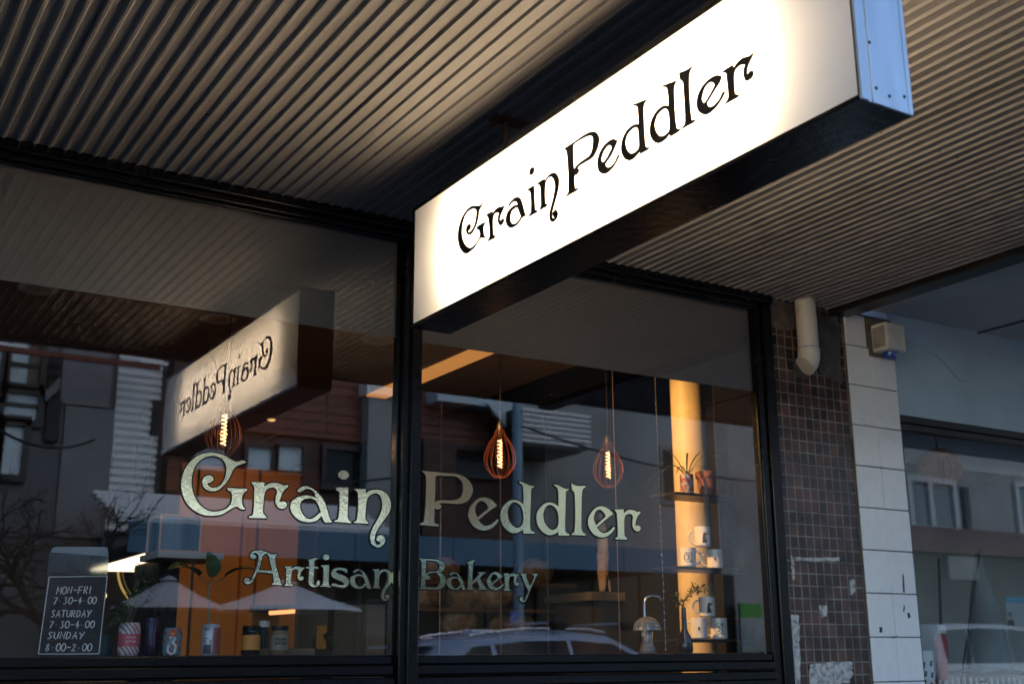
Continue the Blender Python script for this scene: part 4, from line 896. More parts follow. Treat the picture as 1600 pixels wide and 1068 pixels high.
# tall stem with three broad leaves, rooted in the barcode can
a = at(327,974,.20)
ts = empty('broad_leaf_plant', (a.x,.20,SH+.1), 'young plant with three broad leaves standing in the barcode can', 'plant')
fk = at(326,915,.20)
b = MB(); b.tube([(a.x,.20,at(327,985,.2).z), fk], .0042, 8, r1=.003)
lf = [((318,903),(270,888)),((329,905),(330,870)),((345,905),(388,893))]
b.tube([fk, at(318,905,.19), at(310,898,.18)], .002, 6); b.tube([fk, at(330,905,.22), at(331,898,.23)], .002, 6); b.tube([fk, at(340,908,.20), at(352,900,.2)], .002, 6)
b.build('stem', vary(mat('pale_stem',(.26,.25,.17),.6),20,.2), ts)
def leaf(b, p0, p1, wd, up, bend=.12, n=9, m=5):
    p0, p1 = Vector(p0), Vector(p1); d = p1-p0; L = d.length; side = d.cross(Vector(up)).normalized(); nr = side.cross(d).normalized(); R = []
    for i in range(n+1):
        t = i/n; c = p0+d*t+nr*L*bend*sin(pi*t); ww = wd*(sin(pi*t**.75))**.8+.0004
        R.append([b.bm.verts.new(c+side*ww*(2*k/m-1)+nr*abs(2*k/m-1)**1.5*ww*.3) for k in range(m+1)])
    for i in range(n):
        for k in range(m): f = b.bm.faces.new([R[i][k],R[i][k+1],R[i+1][k+1],R[i+1][k]]); f.smooth = True
for p0, p1, wd, up in ((at(311,899,.18),at(262,889,.10),.038,(.2,-.3,1)),(at(331,903,.23),at(324,860,.24),.033,(.3,-1,.2)),(at(350,901,.2),at(402,890,.12),.03,(.2,-.4,1))):
    b = MB(); leaf(b, p0, p1, wd, up); b.build('leaf', M['leaf'], ts)
# trailing plant standing in the pink banded can
a = at(200,974,.20)
tr_ = empty('trailing_plant', (a.x,.2,SH+.1), 'dark trailing plant with finger like leaves above the pink banded can', 'plant')
b = MB(); stems = []
for (x,y,Y) in ((222,885,.28),(240,898,.3),(212,925,.2),(190,955,.16),(228,912,.26),(205,938,.24),(176,968,.15),(232,925,.28)):
    e = at(x,y,Y); s0 = Vector((a.x+random.uniform(-.01,.01),.2,at(200,974,.2).z)); mid = s0.lerp(e,.55)+Vector((0,0,.03)); b.tube([s0,mid,e], .0018, 5); stems.append((mid,e))
b.build('stem', M['stem'], tr_)
b = MB()
for mid, e in stems:
    for q in (e, mid.lerp(e,.6), mid.lerp(e,.25)):
        for k in range(9):
            v = Vector((random.gauss(0,1),random.gauss(0,.7),random.gauss(0,.8))).normalized(); blade(b, q, v, random.uniform(.02,.045), .0055, 1.2, 4)
b.build('foliage', M['leaf'], tr_)

# --- deeper in the room
wr = empty('wall_shelf', at(297,868,1.2), 'grey edged dark wall shelf carrying a glass box', 'shelf')
q0, q1 = at(247,866,1.2), at(350,866,1.2)
MB().box((q0.x,1.2,at(297,872,1.2).z),(q1.x,1.5,at(297,862,1.2).z)).build('board', mat('grey_edge',(.5,.54,.57),.4), wr, .003)
for q in (q0, q1): pass
MB().box((q0.x+.1,1.46,1.15),(q0.x+.16,1.5,at(297,872,1.2).z)).build('bracket_post', M['in_black'], wr)
g0, g1 = at(250,835,1.22), at(313,835,1.22); zt_ = at(280,806,1.22).z; zb_ = at(280,861,1.2).z
gb = empty('glass_box', ((g0.x+g1.x)/2,1.32,zb_), 'tall glass box with bright copper edges on the grey shelf', 'box')
b = MB()
for x in (g0.x,g1.x):
    for y in (1.22,1.42): b.box((x-.004,y-.004,zb_+.001),(x+.004,y+.004,zt_))
for z in (zb_+.001,zt_):
    b.box((g0.x,1.216,z),(g1.x,1.224,z+.006)); b.box((g0.x,1.416,z),(g1.x,1.424,z+.006)); b.box((g0.x-.003,1.225,z+.001),(g0.x+.003,1.415,z+.005)); b.box((g1.x-.003,1.225,z+.001),(g1.x+.003,1.415,z+.005))
b.build('edge_frame', mat('copper_edge',(.75,.45,.28),.4,metal=.3), gb)
MB().box((g0.x+.004,1.225,zb_+.008),(g1.x-.004,1.415,zt_-.002)).build('blue_reflection_block', vary(mat('streaky_reflection_blue',(.16,.24,.31),.25),9,.8,3,(1,1,.1)), gb)  # solid block coloured with the blue vertical reflections of the glass
# counter, ochre screens, ring lamp and strip lamp on the left
ct = empty('service_counter', (1.4,3.6,0), 'dark service counter across the back of the bakery', 'counter')
MB().box((-2,3.4,.02),(2.9,4.1,1.02)).build('body', M['in_wall'], ct, .01); MB().box((-2.02,3.36,1.02),(2.92,4.14,1.07)).build('top', M['ledge'], ct, .005)
rc = at(250,888,5.55); rr_ = 64*depth(rc)/F_PX
rl = empty('ring_mirror', rc, 'round dark mirror with a glowing halo on the back wall', 'mirror')
xfr = Matrix.Rotation(radians(90),3,'X')
MB().lathe((rc.x,5.53,rc.z), [(rr_*.92,0),(rr_*.92,.03)], 48, xf=xfr).build('mirror_disc', mat('dark_mirror',(.02,.02,.02),.1), rl)
b = MB(); b.tube([(rc.x+cos(2*pi*k/48)*rr_*.98,5.575,rc.z+sin(2*pi*k/48)*rr_*.98) for k in range(49)], .009, 6, cap=False); b.build('halo_tube', emit('halo_glow',(1,.62,.16),.16), rl)
zh = at(235,864,2.7).z
s0, s1, s2, s3 = atz(142,891,zh), atz(226,893,zh), atz(238,888,zh), at(237,864,2.7)
st = empty('range_hood', s0, 'dark wedge shaped hood with a bright warm lamp panel beneath, behind the hours board', 'lamp')
b = MB(); b.prism([s0,s1,s2,s3],(0,0,.012)); b.build('lit_panel', emit('strip_glow',(1,.78,.48),.95), st)
b = MB(); up_ = Vector((0,0,.014)); cc = (s0+s1+s2+s3)/4
b.prism([cc+(q-cc)*1.06+up_ for q in (s0,s1,s2,s3)],(0,0,.22)); b.build('housing', M['in_black'], st)
b = MB(); b.tube([cc+Vector((0,0,.2)),(cc.x,cc.y,2.77)], .05, 12); b.build('flue', M['in_black'], st)
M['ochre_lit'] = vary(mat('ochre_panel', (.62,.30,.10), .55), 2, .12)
oc = empty('ochre_screen', at(320,800,4.7), 'tall ochre wooden screen panels standing behind the counter', 'screen')
for x0, x1, Y in ((280,305,4.7),(309,378,4.75),(382,402,4.7),(406,468,4.75)):
    a, b_ = at(x0,800,Y), at(x1,800,Y); MB().box((a.x,Y,0.03),(b_.x,Y+.06,2.6)).build('panel', M['ochre_lit'], oc, .004)
dp = empty('tall_fridge', at(262,930,3.0), 'tall dark fridge cabinet standing left of the ochre screen', 'fridge')
a, b_ = at(243,930,2.7), at(279,930,2.7); MB().box((a.x,2.7,.02),(b_.x,3.2,at(260,873,2.7).z)).build('cabinet', M['in_black'], dp, .01)
MB().box((a.x+.02,2.69,.1),(b_.x-.02,2.6985,at(260,880,2.7).z)).build('door', mat('fridge_door',(.02,.022,.025),.2), dp)
ul = empty('undershelf_lamp', at(442,957,3.0), 'short orange strip lamp glowing above the peanut butter jar', 'lamp')
a, b_ = at(421,957,3.0), at(464,954,3.0)
MB().tube([a,b_], .012, 8).build('tube', emit('under_glow',(1,.42,.16),.5), ul); MB().box((a.x-.02,3.0,a.z+.014),(b_.x+.02,3.3,a.z+.05)).build('shelf_board', M['in_wall'], ul)
MB().box((a.x,3.29,a.z-.34),(b_.x,3.31,a.z+.014)).build('splashback', M['in_orange'], ul)
em = empty('coffee_machine', at(540,1000,2.6), 'dark coffee machine with orange reflections coloured onto side panels on the counter', 'coffee machine')
a, b_ = at(520,1000,2.5), at(566,1000,2.5); zA = at(540,985,2.5).z
MB().box((a.x,2.5,SH-.25),(b_.x,2.9,zA-.03)).build('body', mat('machine_grey',(.10,.11,.13),.3,metal=.5), em, .012)
MB().box((a.x+.04,2.52,zA-.03),(b_.x-.06,2.86,zA)).build('cup_tray', M['dark'], em, .005)
b = MB(); b.tube([at(507,990,2.45),at(512,1000,2.45),at(530,1022,2.45)], .012, 8); b.build('lever', M['in_black'], em)
MB().box((b_.x+.005,2.52,zA-.12),(b_.x+.035,2.6,zA+.01)).build('orange_reflection_panel', mat('amber',(.7,.33,.06),.5), em, .004)  # amber colour stands in for orange light reflected on the machine
MB().box((a.x-.06,2.52,zA-.10),(a.x-.03,2.6,zA+.03)).build('orange_reflection_panel', mat('amber2',(.7,.33,.06),.5), em, .004)
cw = empty('pale_cabinet', at(585,1000,1.4), 'narrow olive grey cabinet just left of the mullion', 'cabinet')
a, b_ = at(573,980,1.4), at(602,980,1.4); MB().box((a.x,1.4,.02),(b_.x,1.8,at(585,942,1.4).z)).build('body', vary(mat('olive_grey',(.20,.17,.12),.6),4,.2), cw, .006)
MB().box((a.x-.01,1.38,at(585,942,1.4).z),(b_.x+.01,1.82,at(585,942,1.4).z+.02)).build('top', M['in_black'], cw)
mc = empty('grey_partition', at(480,980,3.9), 'plain grey partition standing behind the counter', 'partition')
a, b_ = at(466,980,2.8), at(512,980,2.8); MB().box((a.x,2.8,.02),(b_.x,2.86,at(480,950,2.8).z)).build('panel', vary(mat('partition_grey',(.13,.12,.10),.7),3,.2), mc)

# --- bread rack on thin rods
RY = 2.3
br = empty('bread_rack', at(780,960,RY), 'open bread rack of dark boards hung on thin steel rods', 'rack')
M['board'] = vary(mat('oiled_board', (.20,.085,.04), .5), 5, .35, 8, (1,9,1))
rack = [(650,868,905),(650,868,948),(650,868,990)]
rz = []
for k, py in enumerate((908,950,992)):
    a, b_ = at(648,py,RY), at(905,py,RY); z = at(775,py,RY).z; rz.append(z)
    MB().box((a.x,RY,z-.022),(b_.x,RY+.36,z)).build('board', M['board'], br, .002)
M['rod'] = mat('thin_rod', (.62,.50,.40), .3, metal=.9)
for px, Y in ((688,RY-.01),(782,RY-.01),(855,RY-.01),(910,RY-.01)):
    p = at(px,850,Y); MB().tube([(p.x,Y,1.1),(p.x,Y,2.7)], .0035, 6).build('rod', M['rod'], br)
p = at(960,700,.8); cd_ = empty('hanging_cable', (p.x,.8,1.3), 'thin pale cord hanging straight down beside the third cage lamp', 'cable')
MB().tube([(p.x,.8,1.22),(p.x,.8,2.75)], .0016, 6).build('line', M['rod'], cd_)
M['crust'] = vary(mat('bread_crust', (.30,.14,.055), .8), 18, .55, 8, bump=.6, bscale=40, col2=(.55,.40,.27), lo=.45, hi=.7)
lab = ['round crusty loaf at the left end of the middle rack board','broad floured loaf in the middle of the rack','dark round loaf on the lowest rack board','long loaf at the right of the lowest rack board','small loaf on the top rack board','floured batard beside the broad loaf','round loaf on the upper board near the rod']
for i, (px, sh, r, sq) in enumerate(((660,1,.13,(1,.9,.75)),(762,1,.14,(1.35,.9,.7)),(716,2,.12,(1,.9,.8)),(800,2,.11,(1.5,.8,.7)),(690,0,.10,(1.2,.9,.8)),(722,1,.10,(1,.9,.85)),(838,0,.11,(1.1,.9,.8)))):
    p = at(px,950,RY+.17); t = MB().ball((p.x,RY+.17,rz[sh]+r*sq[2]*.9), r, 3, sq, .005).build('bread_loaf', M['crust']); tag(t, lab[i], 'bread', 'loaves on the bread rack')
# baguettes standing on the bench
zb_ = at(975,925,1.8).z
for i, (pxt, pxb, pyt, lab_) in enumerate(((946,941,772,'leftmost of four floury baguettes standing upright on the bench'),(956,956,760,'second baguette from the left standing upright on the bench'),(971,967,764,'third baguette from the left standing upright on the bench'),(984,980,757,'rightmost of four floury baguettes standing upright on the bench'))):
    a, b_ = at(pxb,924,1.95), at(pxt,pyt,2.05); a.z = zb_+.012; b = MB(); n = 26
    b.tube([a.lerp(b_,k/n) for k in range(n+1)], lambda t: .006+.034*min(1,sin(pi*min(max(t,.02),.98))**.45)*(1+.07*sin(t*42)), 14)
    tag(b.build('baguette', vary(mat('floury_crust',(.45,.30,.18),.85),13,.5,8,(1,1,.5),bump=.5,bscale=60,col2=(.8,.74,.66),lo=.42,hi=.62)), lab_, 'bread', 'baguettes standing on the bench')
sb_ = empty('side_bench', at(960,985,1.7), 'low grey bench under the hanging linen cloths', 'bench')
a, b_ = at(925,985,1.8), at(1030,985,1.8); zt_ = at(975,925,1.8).z
MB().box((a.x,1.8,zt_-.05),(b_.x,2.3,zt_)).build('top', vary(mat('bench_grey',(.16,.14,.12),.6),5,.3), sb_, .004); MB().box((a.x+.05,1.85,.02),(b_.x-.05,2.25,zt_-.05)).build('body', M['in_wall'], sb_)

# ================================================================== across the street (what the glass mirrors)
def rect(px0, py0, px1, py1, D):
    """x and z limits of something D metres out, read from its mirror image"""
    xm, ym = (px0+px1)/2, (py0+py1)/2
    return street(px0,ym,D).x, street(px1,ym,D).x, street(xm,py1,D).z, street(xm,py0,D).z
def slab(b, px0, py0, px1, py1, D, proud=.0, thick=.3):
    x0, x1, z0, z1 = rect(px0,py0,px1,py1,D); b.box((x0,-D-thick,z0),(x1,-D+proud,z1)); return b
M['dk_clad'] = vary(mat('charcoal_cladding', (.11,.12,.135), .5), 1.5, .25, 6)
M['lt_clad'] = vary(mat('grey_cladding_panel', (.20,.215,.235), .45), 1.0, .2, 6)
M['redboard'] = bricks('red_brown_boards', (.16,.05,.035), (.20,.07,.05), (.04,.012,.01), 9, .19, .02, 0, .6, .6, 'XZ')
M['dkbrick'] = bricks('dark_brick', (.06,.028,.022), (.10,.05,.04), (.09,.08,.075), .23, .086, .010, .5, .8, .5, 'XZ')
M['conc_wall'] = vary(mat('grey_rendered_wall', (.34,.36,.365), .8), .8, .3, 8, bump=.1)
M['white_iron'] = mat('white_corrugated_iron', (.84,.86,.87), .45)
M['pane_sky'] = mat('blind_and_sky_pane', (.62,.74,.80), .12, coat=.5)  # pale blue colours in the mirrored sky over the blinds
M['pane_dark'] = mat('dark_pane', (.018,.022,.028), .12, spec=.25)
M['frame_dk'] = mat('dark_window_frame', (.02,.02,.022), .4)
M['fascia_blue'] = vary(mat('blue_fascia_paint', (.075,.19,.30), .4), 1.2, .15)
M['shop_dark'] = vary(mat('dark_shopfront', (.008,.0075,.0075), .4), 1.5, .4)
M['redrail'] = vary(mat('red_oxide_rail', (.20,.035,.02), .6), 6, .5)
def hbar(b, px0, py0, px1, py1, D, r):
    p, q = street(px0,py0,D), street(px1,py1,D); z = (p.z+q.z)/2
    b.box((p.x,-D-r,z-r),(q.x,-D+r,z+r)); return b
# --- charcoal office building, left
DA = 18.0
x0, x1, _, _ = rect(-420, 600, 262, 700, DA)
oa = empty('office_building', ((x0+x1)/2,-DA-4,0), 'charcoal clad office building with a white corrugated strip, across the street', 'building')
MB().box((x0,-DA-9,0),(x1,-DA,7.3)).build('wall', M['dk_clad'], oa)
b = MB(); slab(b, 95, 560, 172, 634, DA, .06, 0); slab(b, 93, 637, 170, 840, DA, .06, 0); slab(b, 97, 540, 174, 557, DA, .06, 0); b.build('cladding_panel', M['lt_clad'], oa)
b = MB(); X0, X1, Z0, Z1 = rect(174, 545, 244, 835, DA)
n = int((Z1-Z0)/.145)
for k in range(n):
    z = Z0+k*.145; b.prism([(X0,-DA+.03,z),(X0,-DA+.03,z+.145),(X0,-DA+.05,z+.125),(X0,-DA+.11,z+.10),(X0,-DA+.11,z+.05),(X0,-DA+.05,z+.02)], (X1-X0,0,0))
b.build('corrugated_strip', M['white_iron'], oa)
for (a0,b0,a1,b1,bars) in ((-60,530,6,618,1),(11,535,62,606,2),(6,610,58,656,2),(2,660,34,742,1),(-60,660,-6,742,1),(-140,530,-66,742,3)):
    X0, X1, Z0, Z1 = rect(a0,b0,a1,b1,DA); b = MB()
    for (u0,w0,u1,w1) in ((X0-.1,Z0-.12,X1+.1,Z0),(X0-.1,Z1,X1+.1,Z1+.12),(X0-.1,Z0,X0,Z1),(X1,Z0,X1+.1,Z1)): b.box((u0,-DA+.002,w0),(u1,-DA+.12,w1))
    for k in range(1,bars): b.box((X0,-DA+.03,Z0+(Z1-Z0)*k/bars-.03),(X1,-DA+.08,Z0+(Z1-Z0)*k/bars+.03))
    f = b.build('window', M['frame_dk'], oa); MB().box((X0,-DA+.002,Z0),(X1,-DA+.025,Z1)).build('pane', M['pane_sky'], f)
b = MB(); slab(b, 44, 536, 62, 604, DA, .05, 0); b.build('curtain', mat('beige_curtain',(.16,.14,.11),.8), oa)
for (a0,b0,a1,b1) in ((234,628,246,682),(74,560,92,620),(70,625,92,690)):
    X0, X1, Z0, Z1 = rect(a0,b0,a1,b1,DA); MB().box((X0,-DA+.001,Z0),(X1,-DA+.13,Z1)).build('dark_opening', M['pane_dark'], oa)
b = MB(); p0, p1, p2, p3 = (street(*q,DA-.15) for q in ((70,612),(93,590),(93,606),(70,628)))
b.prism([p0,p1,p2,p3],(0,.1,0)); b.build('canopy_bracket', M['lt_clad'], oa)
for k, (a0,b0,a1,b1) in enumerate(((-90,518,262,557),(-90,541,250,572))):
    q, r = street(30,(b0+(b1-b0)*.34),DA-1), street(262,b1,DA-1)
    zz = street(140, b0+(b1-b0)*.65, DA-1).z; xa, xb = street(a0,b0,DA-1).x, street(a1,b1,DA-1).x
    b = MB(); b.box((xa,-DA+.95,zz-.045),(xb,-DA+1.05,zz+.045)); b.build('sunshade_rail', M['redrail'], oa)
    for u in (street(18,530,DA-1).x, street(240,560,DA-1).x): MB().box((u-.25,-DA+.93,zz+.046),(u+.25,-DA+1.07,zz+.10)).build('rail_clip', M['white_iron'], oa)
# --- red brown boarded building in the middle
DB = 17.6
x0, x1, _, _ = rect(264, 700, 800, 700, DB)
zt = street(520, 590, DB).z
rb = empty('boarded_building', ((x0+x1)/2,-DB-4,0), 'red brown boarded building with dark brick end, across the street', 'building')
MB().box((x0,-DB-8,0),(x1,-DB,7.0)).build('wall', M['dkbrick'], rb)
b = MB(); X0, X1, Z0, Z1 = rect(300, 560, 800, 690, DB); b.box((X0,-DB,Z0),(X1,-DB+.08,min(Z1+1.2,6.8))); b.build('board_cladding', M['redboard'], rb)
for (a0,b0,a1,b1) in ((300,700,350,735),(384,700,426,735),(429,698,470,736),(505,705,570,760),(690,705,770,740)):
    X0, X1, Z0, Z1 = rect(a0,b0,a1,b1,DB); b = MB()
    for (u0,w0,u1,w1) in ((X0-.08,Z0-.1,X1+.08,Z0),(X0-.08,Z1,X1+.08,Z1+.1),(X0-.08,Z0,X0,Z1),(X1,Z0,X1+.08,Z1)): b.box((u0,-DB+.01,w0),(u1,-DB+.14,w1))
    f = b.build('window', M['frame_dk'], rb); MB().box((X0,-DB+.01,Z0),(X1,-DB+.035,Z1)).build('pane', M['pane_sky'] if a0 < 500 else M['pane_dark'], f)
X0, X1, Z0, Z1 = rect(574, 618, 622, 830, DB-.4); MB().box((X0,-DB,Z0-2),(X1,-DB+.4,Z1)).build('grey_panel_column', M['conc_wall'], rb)
X0, X1, Z0, Z1 = rect(574, 592, 640, 618, DB-.5); MB().box((X0,-DB,Z0),(X1,-DB+.5,Z1)).build('eave_box', M['white_iron'], rb)
X0, X1, Z0, Z1 = rect(684, 606, 800, 632, DB-.6); MB().box((X0,-DB,Z0),(X1,-DB+.6,Z1)).build('eave_box', mat('pale_blue_eave',(.50,.62,.70),.5), rb)
b = MB(); b.prism([street(757,630,DB-.7),street(800,630,DB-.7),street(812,672,DB-.7),street(788,668,DB-.7)],(0,.1,0)); b.build('eave_brace', mat('pale_blue_brace',(.5,.62,.7),.5), rb)
b = MB(); b.box((street(650,700,DB).x,-DB+.03,3),(street(700,700,DB).x,-DB+.35,street(670,690,DB).z)); b.build('brick_pier', M['dkbrick'], rb)
# --- street awning of that building: white iron roof and a blue fascia
DC = 14.6
cw_ = empty('street_canopy', (street(700,860,DC).x,-DC-1.5,2.7), 'long blue fascia shop canopy with a white corrugated roof, across the street', 'canopy')
zf0 = street(640,879,DC).z; zf1 = street(640,836,DC).z; xa, xb = street(200,850,DC).x, street(1065,860,DC).x
b = MB(); xm = xa
k = 0
while xm < xb: b.box((xm,-DC-.06,zf0),(min(xm+1.9,xb)-.012,-DC,zf1)); xm += 1.9
b.build('fascia', M['fascia_blue'], cw_, .006)
MB().box((xa,-DB,zf0+.05),(xb,-DC-.06,zf0+.12)).build('underside', M['shop_dark'], cw_)
xr0, xr1 = street(172,800,15.2).x, street(605,800,15.2).x; zr0, zr1 = street(400,826,DC).z+.02, street(400,778,16.6).z
b = MB(); n = 7
for k in range(n):
    t0, t1 = k/n, (k+1)/n
    y0_, y1_ = -DC-.05-2.2*t0, -DC-.05-2.2*t1; z0_, z1_ = zr0+(zr1-zr0)*t0, zr0+(zr1-zr0)*t1
    b.prism([(xr0,y0_,z0_),(xr0,y0_+.02,z0_+(z1_-z0_)*.55),(xr0,y1_,z0_+(z1_-z0_)*.62),(xr0,y1_,z1_-.03),(xr0,y1_-.1,z1_-.1)],(xr1-xr0,0,0))
b.build('iron_roof', M['white_iron'], cw_)
for px in (300,560,760,1000):
    p = street(px,900,DC+.2); MB().tube([(p.x,p.y,0),(p.x,p.y,zf0+.05)], .05, 10).build('post', M['frame_dk'], cw_)
# ground floor shopfronts under the canopy
DD = 17.3
gs = empty('shopfront_row', (street(640,960,DD).x,-DD,0), 'dim row of shopfronts under the blue canopy across the street', 'shopfront')
b = MB(); slab(b, 262, 880, 1150, 1060, DD, 0, .2); b.build('front', M['shop_dark'], gs)
for (a0,a1) in ((300,400),(420,520),(560,640),(690,780),(840,900),(930,1040)):
    X0, X1, Z0, Z1 = rect(a0, 905, a1, 1020, DD); f = MB().box((X0-.06,-DD+.002,Z0-.06),(X1+.06,-DD+.05,Z1+.06)).build('window', M['frame_dk'], gs); MB().box((X0,-DD+.052,Z0),(X1,-DD+.06,Z1)).build('pane', M['pane_dark'], f)
# --- grey rendered building on the right, with its white iron lean-to
DE = 17.9
x0 = street(800,760,DE).x+.01; x1 = street(1250,760,DE).x
gb_ = empty('rendered_building', ((x0+x1)/2,-DE-4,0), 'plain grey rendered building beside the boarded one, across the street', 'building')
MB().box((x0,-DE-8,0),(x1,-DE,7.5)).build('wall', M['conc_wall'], gb_)
X0, X1, Z0, Z1 = rect(1108, 660, 1128, 900, DE); MB().box((X0,-DE,0),(X1,-DE+.3,Z1+1)).build('pilaster', vary(mat('pale_render',(.30,.31,.31),.8),1,.2), gb_)
X0, X1, Z0, Z1 = rect(1030, 700, 1100, 790, DE); f = MB().box((X0,-DE+.002,Z0),(X1,-DE+.05,Z1)).build('window', M['lt_clad'], gb_); MB().box((X0+.1,-DE+.051,Z0+.1),(X1-.1,-DE+.06,Z1-.1)).build('pane', M['pane_dark'], f)
DF = 16.2
X0, X1, Z0, Z1 = rect(815, 641, 921, 697, DF)
lt = empty('corrugated_hood', ((X0+X1)/2,-DF-.6,Z0), 'white corrugated iron hood on the grey rendered wall across the street', 'hood')
b = MB(); n = 7
for k in range(n):
    h_ = (Z1-Z0)/n; z = Z0+k*h_; b.prism([(X0,-DF-.3,z),(X0,-DF-.3,z+h_),(X0,-DF-.02,z+h_*.9),(X0,-DF+.06,z+h_*.7),(X0,-DF+.06,z+h_*.3),(X0,-DF-.02,z+h_*.1)],(X1-X0,0,0))
b.build('iron_face', M['white_iron'], lt)
MB().box((X0,-DE,Z0-.02),(X1,-DF-.3,Z1)).build('hood_box', M['shop_dark'], lt)
# shop right of it: green sign, pale window
DG = 17.0
x0, x1 = street(1150,950,DG).x, street(1215,950,DG).x
gsn = empty('green_shop_sign', (street(1172,955,DG).x,-DG,1.4), 'plain green shop sign over a pale window, across the street', 'sign')
X0, X1, Z0, Z1 = rect(1157, 942, 1190, 964, DG); MB().box((X0,-DG-.1,Z0),(X1,-DG,Z1)).build('green_board', mat('sign_green',(.04,.28,.03),.4), gsn)
X0, X1, Z0, Z1 = rect(1159, 966, 1194, 1018, DG); MB().box((X0,-DG-.1,Z0),(X1,-DG-.01,Z1)).build('pale_window', vary(mat('pale_window',(.30,.36,.38),.2),2,.3), gsn); MB().box((X0,-DG-.12,0),(X1,-DG-.02,Z0)).build('stall_board', M['shop_dark'], gsn)
# --- building mirrored in the neighbouring window
DH = 17.5
x0, x1 = street(1255,800,DH).x, street(1900,800,DH).x
hb_ = empty('brick_band_building', ((x0+x1)/2,-DH-4,0), 'grey building with a white framed window and dull red band, across the street', 'building')
MB().box((x0,-DH-8,0),(x1,-DH,7.3)).build('wall', M['conc_wall'], hb_)
X0, X1, Z0, Z1 = rect(1380, 828, 1700, 866, DH-.3); MB().box((X0,-DH,Z0),(X1,-DH+.3,Z1)).build('red_band', vary(mat('dull_red_band',(.17,.10,.095),.6),1,.3), hb_)
X0, X1, Z0, Z1 = rect(1380, 868, 1700, 1040, DH-.1); MB().box((X0,-DH,0),(X1,-DH+.1,Z1)).build('shop_level', M['shop_dark'], hb_)
X0, X1, Z0, Z1 = rect(1485, 868, 1530, 905, DH-.2); MB().box((X0,-DH,Z0),(X1,-DH+.2,Z1)).build('grey_board', M['conc_wall'], hb_)
for a0, b0, a1, b1 in ((1424,755,1488,822),(1592,764,1650,828)):
    X0, X1, Z0, Z1 = rect(a0,b0,a1,b1,DH); b = MB(); w_ = .16; xm = X0+(X1-X0)*.45
    for (u0,w0,u1,w1) in ((X0-w_,Z0-w_,X1+w_,Z0),(X0-w_,Z1,X1+w_,Z1+w_),(X0-w_,Z0,X0,Z1),(X1,Z0,X1+w_,Z1),(xm-.09,Z0,xm+.09,Z1)): b.box((u0,-DH+.01,w0),(u1,-DH+.12,w1))
    f = b.build('window', mat('white_window_frame',(.5,.53,.55),.4), hb_); MB().box((X0,-DH+.01,Z0),(X1,-DH+.04,Z1)).build('pane', mat('grey_pane',(.12,.16,.18),.1,coat=.4), f)
X0, X1, Z0, Z1 = rect(1516, 760, 1524, 866, DH-.2); MB().box((X0,-DH,Z0),(X1,-DH+.12,Z1)).build('downpipe', M['frame_dk'], hb_)

# --- pole, cables, tree, umbrellas
D = 12.6; p = street(810,900,D)
sp_ = empty('street_pole', (p.x,-D,0), 'thick blue grey steel pole with a small blue notice, across the street', 'pole')
zt = street(806,560,D).z
MB().tube([(p.x,-D,0),(p.x,-D,.4),(p.x,-D,7.5)], .085, 16).build('shaft', vary(mat('pole_paint',(.26,.40,.52),.5),3,.2), sp_)
q = street(803,963,D-.1); MB().box((q.x-.07,-D+.087,q.z-.09),(q.x+.07,-D+.10,q.z+.09)).build('notice', mat('notice_blue',(.05,.14,.5),.4), sp_)
for k, (pa, pb, lab) in enumerate((((812,664),(1190,752),'upper dark power cable sagging past the grey rendered building'),((0,672),(146,687),'dark power cable ending against the charcoal office building'),((262,728),(640,742),'lower dark power cable in front of the boarded building'))):
    a, b_ = street(*pa,12.6), street(*pb,15.5)
    c_ = MB(); c_.tube([a.lerp(b_,t/12)+Vector((0,0,-.18*4*(t/12)*(1-t/12))) for t in range(13)], .022, 6); tag(c_.build('power_cable', M['frame_dk']), lab, 'cable', 'power cables over the street')
rnd = random.Random(5)
D = 11.8; p = street(70,1000,D)
tr = empty('bare_tree', (p.x,-D,0), 'leafless street tree with twisting dark twigs in front of the office building', 'tree')
b = MB(); M['bark'] = vary(mat('dark_bark', (.035,.03,.027), .9), 12, .4)
trunk = [Vector((p.x,-D,0)), Vector((p.x+.04,-D,.9)), Vector((p.x-.02,-D+.03,1.75))]
MB().tube(trunk, .09, 10, r1=.065).build('trunk', M['bark'], tr)
def grow(b, q, d, L, r, lev):
    n = 5; P = [q.copy()]; d = d.normalized()
    for i in range(n):
        d = (d+Vector((rnd.gauss(0,.22),rnd.gauss(0,.22),rnd.gauss(.02,.16)))).normalized(); q = q+d*L/n; P.append(q.copy())
    b.tube(P, r, 5, r1=r*.55)
    if lev == 0: return
    for k in range(3 if lev > 1 else 4):
        t = rnd.choice(P[2:]); dd = (d+Vector((rnd.gauss(0,.75),rnd.gauss(0,.6),rnd.gauss(.05,.5)))).normalized(); grow(b, t, dd, L*rnd.uniform(.55,.8), r*.55, lev-1)
for k in range(7):
    a = 2*pi*k/7+.3; grow(b, trunk[-1]-Vector((0,0,rnd.uniform(0,.4))), Vector((cos(a)*1.1,sin(a)*.8,rnd.uniform(.35,.9))), 1.15, .045, 4)
b.build('branches', M['bark'], tr)
M['canvas'] = vary(mat('white_canvas', (.72,.76,.80), .8), 3, .15)
